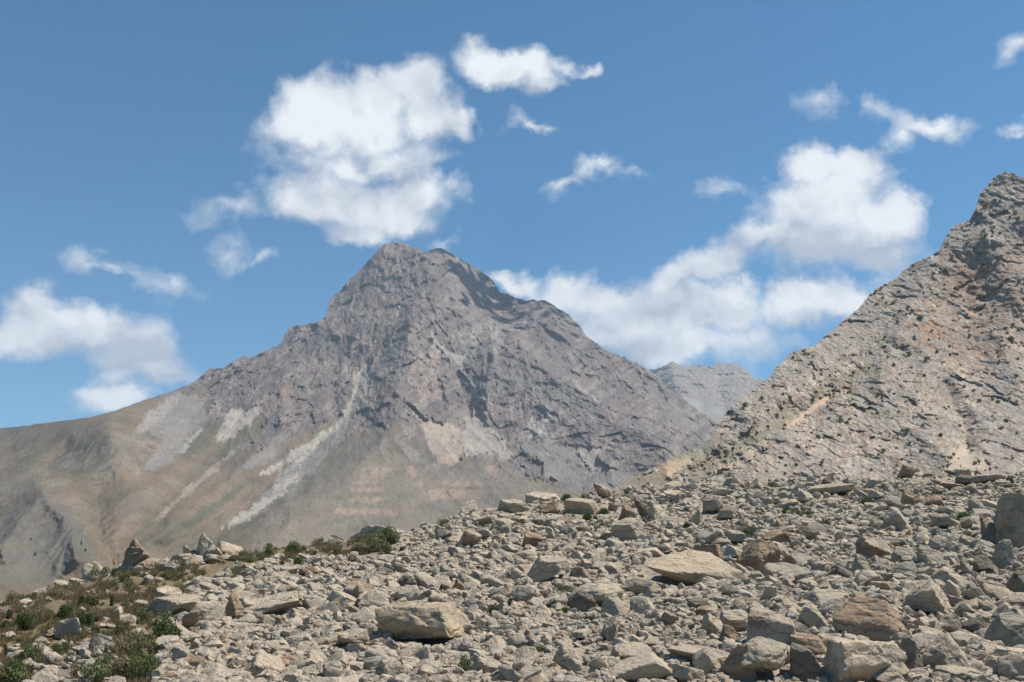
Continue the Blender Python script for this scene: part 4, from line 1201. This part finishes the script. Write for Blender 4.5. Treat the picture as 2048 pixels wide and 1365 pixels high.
PL = '''L 1020 210 1140 380 dark|left one of two dark bushes side by side high on the left slope|the pair of dark bushes
L 1140 210 1310 360 dark|right one of two dark bushes side by side high on the left slope
L 780 360 970 530 dark|single dark round bush left of the two pairs on the left slope
L 150 470 410 670 dark|widest dark round bush near the left frame edge|the widest dark bush
L -60 540 140 690 dark|dark bush cut off by the left frame edge
L 1020 415 1150 620 dark|left bush of the lower dark pair on the left slope|the lower dark pair
L 1110 440 1250 640 dark|right bush of the lower dark pair on the left slope
L 650 850 860 1030 dark|dark bush standing above the bare grey soil patch
L 620 380 760 470 green
L 60 390 160 520 sage
L 1270 470 1340 560 sage
L 1220 600 1350 720 sage
L 1735 90 1825 210 sage
L 1490 160 1545 330 sage
L 330 100 430 190 sage
L 440 90 510 170 green
L 20 90 90 150 green
L 270 900 480 1100 green
L 1380 670 1470 750 green
L -40 1100 400 1420 green|large green bush in the bottom left corner|the corner bush
L 1510 560 1700 780 olive
L 1560 740 1900 1000 dry
L 1800 760 2060 1060 olive
L 1380 1000 1520 1110 green
L 1380 1060 1800 1300 dry
L 1110 1180 1400 1400 green
L 1800 1100 2080 1400 green
L 1180 940 1260 1040 green
L 1230 1030 1290 1130 dark
L 1870 380 2048 560 olive
L 1700 320 1850 460 olive
L 700 1130 780 1200 bright
L 1010 1000 1050 1050 dry
L 60 120 200 280 dry
L 530 160 610 230 dry
L 680 60 920 210 dry
L 360 360 560 500 dry
L 240 780 330 880 dry
L 480 730 560 800 dry
L 640 520 730 600 dry
L 20 880 80 970 dark
L 650 660 700 740 sage
L 730 690 770 760 sage
Z 1100 860 1290 1060 green|big leafy green bush against the square-cut block|the leafy bush by the square-cut block
Z 830 375 910 450 sage|grey-green shrub at the left foot of the tall pinnacle
Z 700 450 800 530 green
Z 460 520 560 570 green
Z 900 555 970 630 green
Z 1180 550 1290 600 bright|low bright green plant in the dry grass terrace
Z 920 410 990 475 sage
Z 1240 450 1290 495 sage
Z 1560 360 1630 405 olive
Z 140 570 220 620 green
Z 215 565 300 610 green
Z 1100 470 1150 500 green
Z 1060 370 1120 400 olive
A 1465 240 1520 280 olive
A 1110 300 1200 385 olive
A 1265 290 1365 380 green
A 1310 385 1380 450 bright
A 865 380 940 430 olive
A 960 390 1040 435 green
A 875 520 945 565 sage
A 1230 975 1300 1025 sage
A 1145 1030 1190 1095 sage
A 1095 1070 1160 1125 sage
A 840 1125 900 1180 dry
A 1215 410 1260 450 bright
A 930 570 1000 620 dry
A 500 590 570 650 olive
A 1580 320 1640 380 olive
A 1690 320 1760 370 olive
A 1430 340 1490 380 olive
B 180 180 340 300 green|large leafy shrub below the long overhanging skyline slab|the large shrub by the overhanging slab
B 70 250 220 370 olive
B 190 290 290 370 green
B 0 290 90 370 olive
B 600 140 655 195 olive
B 330 310 375 355 sage
B 845 455 890 500 sage
B 1025 525 1105 575 sage
B 1150 395 1195 440 sage
B 1405 605 1510 660 sage
B 1065 685 1130 730 sage
B 1435 720 1510 780 bright
B 920 740 1000 805 sage
B 745 1100 830 1225 green|upright green shrub alone in fine gravel near the bottom|the upright gravel shrub
B 1150 1010 1300 1075 olive
B 1375 125 1425 165 sage
B 1700 165 1770 215 sage
B 1580 80 1660 145 bright
B 1690 45 1775 105 bright
B 1655 95 1695 150 bright
B 1545 430 1590 470 sage
B 1050 930 1100 970 dry
B 1290 860 1360 910 sage
B 1825 1165 1880 1246 bright
B 885 185 930 225 olive
B 1320 735 1400 755 bright
C 90 265 185 345 bright|bright green upright shrub left of the tan peaked skyline rock|the bright skyline shrub
C 240 275 300 330 olive
C 565 225 660 325 bright|spiky green shrub right of the tan peaked skyline rock
C 1090 500 1155 590 sage
C 1590 565 1730 645 sage
C 1900 390 1975 455 bright
C 2000 420 2060 480 bright
C 220 845 280 895 sage
D 710 375 830 470 bright|rounded green shrub left of the rusty pointed boulder
D 900 460 990 530 bright
D 385 575 470 645 sage
D 1040 590 1120 645 sage
D 1330 525 1390 580 sage
D 1515 500 1630 615 bright|tall green shrub leaning by the pale boulders at right
D 960 770 1040 830 dry
D 165 490 295 560 sage
E 940 600 1000 650 sage'''
plants = []
for ln in PL.split('\n'):
    a, *lab = ln.split('|'); q = a.split(); px, py, w, h = box(q[0], *map(float, q[1:5])); kind = q[5]
    plants.append((px, py, w, h, kind, lab[0] if lab else None))
    if len(lab) > 1: LAND.append((px, py, lab[1]))
# ------------------------------------------------------------------ rubble: the countless smaller stones, one object
def scatter(name, protos, X, Y, Z, ROT, SCL, IDX, mat=None):
    coll = bpy.data.collections.new(name + '_kinds')
    for i, me_ in enumerate(protos):
        ob = bpy.data.objects.new(f'{name}_kind_{i:02d}', me_); coll.objects.link(ob)
    n = len(X); me = bpy.data.meshes.new(name)
    me.vertices.add(n); me.vertices.foreach_set('co', np.stack([X, Y, Z], -1).astype(np.float32).ravel())
    a = me.attributes.new('rot', 'FLOAT_VECTOR', 'POINT'); a.data.foreach_set('vector', ROT.astype(np.float32).ravel())
    a = me.attributes.new('scl', 'FLOAT_VECTOR', 'POINT'); a.data.foreach_set('vector', SCL.astype(np.float32).ravel())
    a = me.attributes.new('idx', 'INT', 'POINT'); a.data.foreach_set('value', IDX.astype(np.int32).ravel())
    o = bpy.data.objects.new(name, me); S.collection.objects.link(o)
    ng = bpy.data.node_groups.new(name + '_nodes', 'GeometryNodeTree')
    ng.interface.new_socket('Geometry', in_out='INPUT', socket_type='NodeSocketGeometry')
    ng.interface.new_socket('Geometry', in_out='OUTPUT', socket_type='NodeSocketGeometry')
    nn = ng.nodes; gi = nn.new('NodeGroupInput'); go = nn.new('NodeGroupOutput')
    ci = nn.new('GeometryNodeCollectionInfo'); ci.inputs['Collection'].default_value = coll
    ci.inputs['Separate Children'].default_value = True; ci.inputs['Reset Children'].default_value = True
    ip = nn.new('GeometryNodeInstanceOnPoints'); ip.inputs['Pick Instance'].default_value = True
    m2p = nn.new('GeometryNodeMeshToPoints')
    def na(nm, tp):
        q = nn.new('GeometryNodeInputNamedAttribute'); q.data_type = tp; q.inputs['Name'].default_value = nm; return q
    L = ng.links.new
    L(gi.outputs[0], m2p.inputs['Mesh']); L(m2p.outputs[0], ip.inputs['Points']); L(ci.outputs[0], ip.inputs['Instance'])
    ai = na('idx', 'INT'); L(ai.outputs['Attribute'], ip.inputs['Instance Index'])
    ar = na('rot', 'FLOAT_VECTOR'); e2r = nn.new('FunctionNodeEulerToRotation'); L(ar.outputs['Attribute'], e2r.inputs[0]); L(e2r.outputs[0], ip.inputs['Rotation'])
    as_ = na('scl', 'FLOAT_VECTOR'); L(as_.outputs['Attribute'], ip.inputs['Scale'])
    L(ip.outputs[0], go.inputs[0])
    md = o.modifiers.new('scatter', 'NODES'); md.node_group = ng
    return o
N_R = 150000
rp = np.concatenate([rng.uniform(-60, 2110, 150000), rng.uniform(-900, 3000, 90000)]); rq = np.concatenate([rng.uniform(935, 1420, 150000), rng.uniform(920, 1800, 90000)])
keep = (rq > np.interp(rp, _fx, _fy) - 4) & (rng.random(len(rp)) < np.where(np.arange(len(rp)) < 150000, .88, .9)) & ((np.arange(len(rp)) < 150000) | (rp < -60) | (rp > 2110) | (rq > 1420))
gd = poly_sd(rp, rq, GRASS_POLY) + fbm(rp, rq, rp * 0, 30, 3, 500) * 14
sky_band = (gd > 0) & (rp < 480) & (rq < np.interp(rp, _fx, _fy) + 18) & (rp > 20)
stray = (gd > 0) & (rng.random(len(rp)) < np.where((rp < 240) & (rq > 1290), .10, .012))
keep &= (gd < 0) | (sky_band & (rng.random(len(rp)) < 0.4)) | stray
rp, rq = rp[keep][:N_R], rq[keep][:N_R]
hx, hy, hz_, hr, ok = hit_many(rp, rq)
rp, rq, hx, hy, hz_, hr = (a[ok] for a in (rp, rq, hx, hy, hz_, hr))
clear = np.ones(len(rp), bool)
for d in placed:                     # no pebbles stand inside or right in front of a boulder
    e_ = ((rp - d['px']) / (d['w'] * .50)) ** 2 + ((rq - (d['py'] + d['h'] * .02)) / (d['h'] * .50)) ** 2
    clear &= e_ > 1
for px, py, w, h, kind, lab in plants:
    clear &= ((rp - px) / (w * .5)) ** 2 + ((rq - (py + h * .15)) / (h * .62)) ** 2 > 1
rp, rq, hx, hy, hz_, hr = (a[clear] for a in (rp, rq, hx, hy, hz_, hr))
n = len(rp)
fine_patch = np.clip(fbm(hx, hy, hx * 0, 15, 3, 510) * 2.4, 0, 1)       # patches where only small stones lie
s = (rng.pareto(1.5, n) + 1) * 4.6
s = np.minimum(s, np.where(rng.random(n) < .86, 22, 36)) * (1 - .58 * fine_patch)
s *= np.clip(0.62 + 0.55 * (rq - 950) / 400, .6, 1.4)
wd = s * hr / F                                     # half width in metres ~ s pixels across
sx = wd * rng.uniform(.7, 1.25, n) * .62; sy = wd * rng.uniform(.7, 1.25, n) * .62; sz = wd * rng.uniform(.42, .85, n) * .62
SCL = np.stack([sx, sy, sz], -1)
ROT = np.stack([rng.normal(0, .28, n), rng.normal(0, .28, n), rng.uniform(0, 6.28, n)], -1)
# gently pile: stones sit a little proud of the soil
hz_ = hz_ + sz * rng.uniform(.05, 1.0, n)
kinds = [rock_mesh('stone', 3, 3000 + 11 * i, ['block', 'slab', 'wedge', 'block', 'round', 'slab'][i % 6]) for i in range(14)]
rub = scatter('rubble', kinds, hx, hy, hz_, ROT, SCL, rng.integers(0, 14, n))
tag(rub, 'countless small pale grey-tan stones covering the slope between the boulders', None, kind='stuff')

# ------------------------------------------------------------------ plants
def leaf_material(name, c1_, c2_, tr=0.25):
    m, N, p = newmat(name)
    pos = N.n('ShaderNodeNewGeometry').outputs['Position']; rnd = N.n('ShaderNodeObjectInfo').outputs['Random']
    isl = N.n('ShaderNodeNewGeometry').outputs['Random Per Island']
    f = N.math('MULTIPLY_ADD', isl, .6, N.math('MULTIPLY', N.noise(pos, 4.0, 2, .5), .5), clamp=True)
    c = N.mix(f, c1_, c2_); c = N.mix(N.math('MULTIPLY', rnd, .35), c, N.mix(.5, c1_, (.16, .15, .07)))
    N.link(c, p.inputs['Base Color']); p.inputs['Roughness'].default_value = .7
    t = N.n('ShaderNodeBsdfTranslucent'); N.link(c, t.inputs[0]); mx = N.n('ShaderNodeMixShader'); mx.inputs[0].default_value = tr
    out = [q for q in N.t.nodes if q.bl_idname == 'ShaderNodeOutputMaterial'][0]
    N.link(p.outputs[0], mx.inputs[1]); N.link(t.outputs[0], mx.inputs[2]); N.link(mx.outputs[0], out.inputs[0])
    return m
LM = {'dark': leaf_material('dark_leaves', (.03,.055,.014), (.07,.11,.028)),
      'green': leaf_material('green_leaves', (.095,.125,.045), (.18,.21,.085)),
      'sage': leaf_material('sage_leaves', (.060,.085,.045), (.125,.15,.085)),
      'olive': leaf_material('olive_leaves', (.14,.14,.065), (.24,.225,.11)),
      'dry': leaf_material('dry_twigs', (.19,.150,.082), (.29,.235,.14)),
      'bright': leaf_material('bright_leaves', (.07,.12,.025), (.13,.20,.05))}
bark, N, p = newmat('bark'); N.link(N.mix(N.noise(N.n('ShaderNodeTexCoord').outputs['Object'], 9, 4), (.09,.07,.05), (.19,.15,.11)), p.inputs['Base Color'])
def leaf_mesh(name, kind, nleaf, leaf, seed, mat):
    """crown of separate leaf clumps over a radius of 1, base at z=0"""
    g = np.random.default_rng(seed); V = []; Fc = []
    if kind == 'tuft':                     # upright stems, a low spiky clump
        for i in range(nleaf):
            a = g.uniform(0, 6.28); lean = abs(g.normal(0, .55)); r0 = g.uniform(0, .35)
            L_ = g.uniform(.55, 1.15); b = np.array([math.cos(a) * r0, math.sin(a) * r0, 0])
            t = b + L_ * np.array([math.cos(a) * math.sin(lean), math.sin(a) * math.sin(lean), math.cos(lean)])
            mid = (b + t) / 2 + g.normal(size=3) * .05
            pr = g.normal(size=3); pr /= np.linalg.norm(pr); k = len(V)
            V += [b - pr * leaf * .3, b + pr * leaf * .3, mid + pr * leaf, t, mid - pr * leaf]; Fc.append((k, k + 1, k + 2, k + 3, k + 4))
    else:
        lobes = [(g.normal(size=3) * np.array([.42, .42, .25]) + np.array([0, 0, .62]), g.uniform(.3, .55)) for _ in range(9 if kind == 'bush' else 14)]
        for i in range(nleaf):
            c, rr = lobes[g.integers(len(lobes))]
            if kind == 'cone':
                h = g.random() ** 1.3; a = g.uniform(0, 6.28); q = .48 * (1 - h) * math.sqrt(g.uniform(.2, 1)) * (1 + .3 * math.sin(a * 5 + h * 20)); pnt = np.array([math.cos(a) * q, math.sin(a) * q, .15 + h * 1.9])
            else:
                d_ = g.normal(size=3); d_ /= np.linalg.norm(d_); pnt = c + d_ * rr * g.uniform(.55, 1.05) ** .6
            if pnt[2] < .02: pnt[2] = abs(pnt[2]) * .5 + .02
            n1_ = g.normal(size=3); n1_ /= np.linalg.norm(n1_); n2_ = np.cross(n1_, g.normal(size=3)); n2_ /= np.linalg.norm(n2_); s_ = leaf * g.uniform(.6, 1.4); k = len(V)
            V += [pnt - n1_ * s_, pnt + n2_ * s_ * .55, pnt + n1_ * s_, pnt - n2_ * s_ * .55]; Fc.append((k, k + 1, k + 2, k + 3))
    me = bpy.data.meshes.new(name); me.from_pydata([tuple(map(float, q)) for q in V], [], Fc); me.materials.append(mat)
    return me
def stem_mesh(name, seed, n=6, r=.035):
    g = random.Random(seed); bm = bmesh.new()
    for i in range(n):
        a = g.uniform(0, 6.28); lean = g.uniform(.15, .8); L_ = g.uniform(.5, .9); last = None
        for k in range(4):
            t = k / 3; cx = math.cos(a) * math.sin(lean) * L_ * t ** 1.2; cy = math.sin(a) * math.sin(lean) * L_ * t ** 1.2; cz = -.12 + L_ * t * math.cos(lean)
            rr = r * (1 - .8 * t); ring = [bm.verts.new((cx + rr * math.cos(q), cy + rr * math.sin(q), cz)) for q in (0, 1.57, 3.14, 4.71)]
            if last:
                for j in range(4): bm.faces.new((last[j], last[(j + 1) % 4], ring[(j + 1) % 4], ring[j]))
            last = ring
        bm.faces.new(last)
    me = bpy.data.meshes.new(name); bm.to_mesh(me); bm.free(); me.materials.append(bark); return me
LEAF = {}
for k in LM:
    shape = 'tuft' if k in ('sage', 'bright') else 'bush'
    LEAF[k] = [leaf_mesh('foliage', shape, 520 if shape == 'tuft' else 1500, .05 if shape == 'tuft' else .075, 40 + i * 7 + len(k), LM[k]) for i in range(3)]
LEAF['sagebush'] = [leaf_mesh('foliage', 'bush', 2200, .055, 900 + i, LM['sage']) for i in range(2)]
STEM = [stem_mesh('stem', 70 + i) for i in range(3)]
KNAME = {'dark': ('dark green round bush', 'leafy bush'), 'green': ('green bush', ''), 'sage': ('grey-green spiky shrub', ''), 'olive': ('olive green bush', ''), 'dry': ('dry brown shrub', ''), 'bright': ('bright green tufted plant', '')}
for px, py, w, h, kind, lab in plants:
    g = random.Random(int(px * 31 + py))
    x, y, z, r = hit(px, py + h * .5)
    wr = w * r / F / 2; hr_ = h * r / F
    key = 'sagebush' if kind == 'sage' and w > 20 and g.random() < .5 else kind
    e = bpy.data.objects.new('shrub', None); S.collection.objects.link(e); e.location = (x, y + wr * .3, z - .03); e.rotation_euler = (0, 0, g.uniform(0, 6.28)); e.empty_display_size = .2
    zs = hr_ / (1.15 if kind in ('sage', 'bright') and key != 'sagebush' else 1.2)
    e.scale = (wr * 1.1, wr * 1.1, zs)
    f_ = bpy.data.objects.new('foliage', g.choice(LEAF[key])); S.collection.objects.link(f_); f_.parent = e
    s_ = bpy.data.objects.new('stem', g.choice(STEM)); S.collection.objects.link(s_); s_.parent = e
    if not lab:
        size = 'small' if w < 18 else ('medium-sized' if w < 32 else 'large')
        for hd in (f"{size} {KNAME[kind][0]}", f"{size} ragged {KNAME[kind][0]}", f"lone {size} {KNAME[kind][0]}"):
            lab = relation(px, py, used_labels, hd)
            if lab: break
    used_labels.add(lab)
    tag(e, lab or 'small shrub on the slope', 'shrub', 'shrubs growing on the hillside')

# dry grass on the left flank: one object
tuft = [leaf_mesh('grass_tuft', 'tuft', 46, .035, 700 + i, m_) for i, m_ in enumerate([LM['dry'], leaf_material('hay', (.22,.15,.075), (.33,.24,.13)), LM['olive'], leaf_material('straw', (.22,.155,.075), (.34,.25,.13))])]
NG = 10000
gp = rng.uniform(-500, 800, NG * 4); gq = rng.uniform(1065, 1520, NG * 4)
d0 = poly_sd(gp, gq, GRASS_POLY) + fbm(gp, gq, gp * 0, 40, 3, 520) * 10
bare = mask(gp, gq, [(60,1365),(110,1320),(170,1290),(230,1300),(200,1365),(150,1460),(40,1460)], 6, 8)
dn = np.clip(.35 + fbm(gp, gq * 1.6, gp * 0, 45, 4, 530) * 1.6, .03, 1) * (1 - bare * .80)
kp = (d0 > 0) & (gq > np.interp(gp, _fx, _fy) - 1) & (rng.random(len(gp)) < dn)
gp, gq = gp[kp][:NG], gq[kp][:NG]
hx, hy, hz_, hr, ok = hit_many(gp, gq); gp, gq, hx, hy, hz_, hr = (a[ok] for a in (gp, gq, hx, hy, hz_, hr)); n = len(gp)
sc_ = rng.uniform(.10, .24, n) * (hr / 40) ** .4
scl = np.stack([sc_ * 1.1, sc_ * 1.1, sc_ * rng.uniform(.7, 1.5, n)], -1)
ter = np.clip(.1 + fbm(gp, gq * 2, gp * 0, 60, 3, 533) * 1.2 + .5 * sstep(1200, 1150, gq), 0, 1)
idx = np.where(rng.random(n) < .6 * ter + .08, 2, np.where(rng.random(n) < .35, 3, rng.integers(0, 2, n)))
gr_o = scatter('grass', tuft, hx, hy, hz_, np.stack([rng.normal(0, .1, n), rng.normal(0, .1, n), rng.uniform(0, 6.28, n)], -1), scl, idx)
tag(gr_o, 'dry brown and olive grass tufts over the left flank of the hillside', None, kind='stuff')

# bushes dotted over the right mountain, and the few trees on the far left slope
far_leaf = [leaf_mesh('foliage', 'bush', 150, .22, 800 + i, LM['olive' if i % 2 else 'sage']) for i in range(4)]
STRIP = P(c4,1330,150,1200,230,900,410,760,500,560,600,380,730,480,740,600,660,720,590,900,470,1050,380,1200,260,1350,180)
g = random.Random(77); cnt = 0; spots = []
while cnt < 290:
    px = g.uniform(1380, 2046); py = g.uniform(400, 950)
    sk = float(np.interp(px, *map(np.array, zip(*RSKY))))
    if py < sk + 5 or py > np.interp(px, _fx, _fy) - 3: continue
    st_ = poly_sd(np.array([px]), np.array([py]), STRIP)[0]
    dn = .30 + .55 * float(fbm(np.array([px]), np.array([py]), np.array([0.]), 55, 3, 540)[0])
    if st_ > -4: dn = .9
    if g.random() > dn: continue
    if any(abs(px - a) < 5 and abs(py - b) < 4 for a, b in spots): continue
    spots.append((px, py)); cnt += 1
    pt = on_sheet(RM, px, py)
    s_ = g.uniform(2.0, 4.6) * (1.5 if g.random() < .15 else 1) * pt.length / F
    o = bpy.data.objects.new('mountain_bush', g.choice(far_leaf)); S.collection.objects.link(o)
    o.location = pt + Vector((0, -s_ * .2, -s_ * .25)); o.scale = (s_, s_, s_ * 1.05); o.rotation_euler = (0, 0, g.uniform(0, 6.28))
    if st_ > -4: tag(o, 'small green bush in the grassy diagonal gully of the right mountain', 'bush', 'bushes in the diagonal gully')
    else: tag(o, 'small dark green bush rooted in the bare rock of the right mountain', 'bush', 'bushes on the rocky mountainside')
cone = leaf_mesh('foliage', 'cone', 420, .13, 950, LM['green']); rnd_ = leaf_mesh('foliage', 'bush', 420, .14, 951, LM['green'])
for px, py, h, me_, lab in [(161,1086,9,cone,'dark upright conifer, tallest tree on the hazy left slope'), (170,1101,6,rnd_,'round dark tree just below the upright conifer'), (10,1071,4,rnd_,'tiny dark tree at the left frame edge on the far slope'),
                            (61,1078,4,rnd_,'tiny dark tree left of the upright conifer on the far slope'), (69,1108,6,rnd_,'dark tree low on the far slope below its tiny neighbour')]:
    pt = on_sheet(MAIN, px, py + h / 2); s_ = h / F * pt.length
    e = bpy.data.objects.new('tree', None); S.collection.objects.link(e); e.location = pt; e.scale = (s_ * .5, s_ * .5, s_ * (.5 if me_ is cone else .75))
    a = bpy.data.objects.new('crown', me_); S.collection.objects.link(a); a.parent = e
    b = bpy.data.objects.new('trunk', STEM[0]); S.collection.objects.link(b); b.parent = e
    tag(e, lab, 'tree', 'trees on the far left slope')
bpy.ops.mesh.primitive_cube_add(size=1)
hz = bpy.context.active_object; hz.name = 'haze'; hz.data.name = 'haze'
hz.location = (0, 6000, 1100 - 160); hz.scale = (26000, 15000, 2520)
hm = bpy.data.materials.new('haze_air'); hm.use_nodes = True; ht = hm.node_tree; ht.nodes.clear()
ho = ht.nodes.new('ShaderNodeOutputMaterial'); hv = ht.nodes.new('ShaderNodeVolumePrincipled')
hv.inputs['Color'].default_value = (0.70, 0.84, 1.0, 1); hv.inputs['Density'].default_value = 4.5e-5
hv.inputs['Anisotropy'].default_value = 0.0
ht.links.new(hv.outputs[0], ho.inputs['Volume']); hz.data.materials.append(hm)
tag(hz, 'thin blue summer haze filling the valley air', None, kind='stuff')
# clouds standing above the frame: their shadows fall on the peak's right flank
def cumulus(px, py, d, height, rad, n, seed, label):
    g = np.random.default_rng(seed); tgt = np.array([float(v) for v in at(px, py, d)]); sd = np.array(sun_dir)
    c = tgt + sd * (height - tgt[2]) / sd[2]
    v0, f0 = ICO[2]; V = []; Fc = []
    for i in range(n):
        q = g.normal(size=3) * np.array([.42, .42, .16]); q[2] = abs(q[2]); r_ = rad * g.uniform(.045, .13)
        w = v0 * r_; w = w * (1 + .25 * fbm(w[:, 0] + i * 31., w[:, 1], w[:, 2], r_ * .9, 2, 9))[:, None]
        w[:, 2] *= .8; Fc.append(f0 + len(v0) * i); V.append(w + c + q * rad)
    me = bpy.data.meshes.new('cloud'); me.from_pydata(np.concatenate(V).tolist(), [], np.concatenate(Fc).tolist()); me.materials.append(cm)
    me.polygons.foreach_set('use_smooth', np.full(len(me.polygons), True))
    o = bpy.data.objects.new('cloud', me); S.collection.objects.link(o); tag(o, label, None, kind='structure')
cm, N, p = newmat('cloud_white'); p.inputs['Base Color'].default_value = (.85, .85, .86, 1)
cumulus(985, 580, 5550, 4350, 470, 135, 3, 'white cumulus high above the peak')
cumulus(1120, 640, 5300, 4500, 240, 36, 4, 'white cumulus high above the ridge')
#HAZE
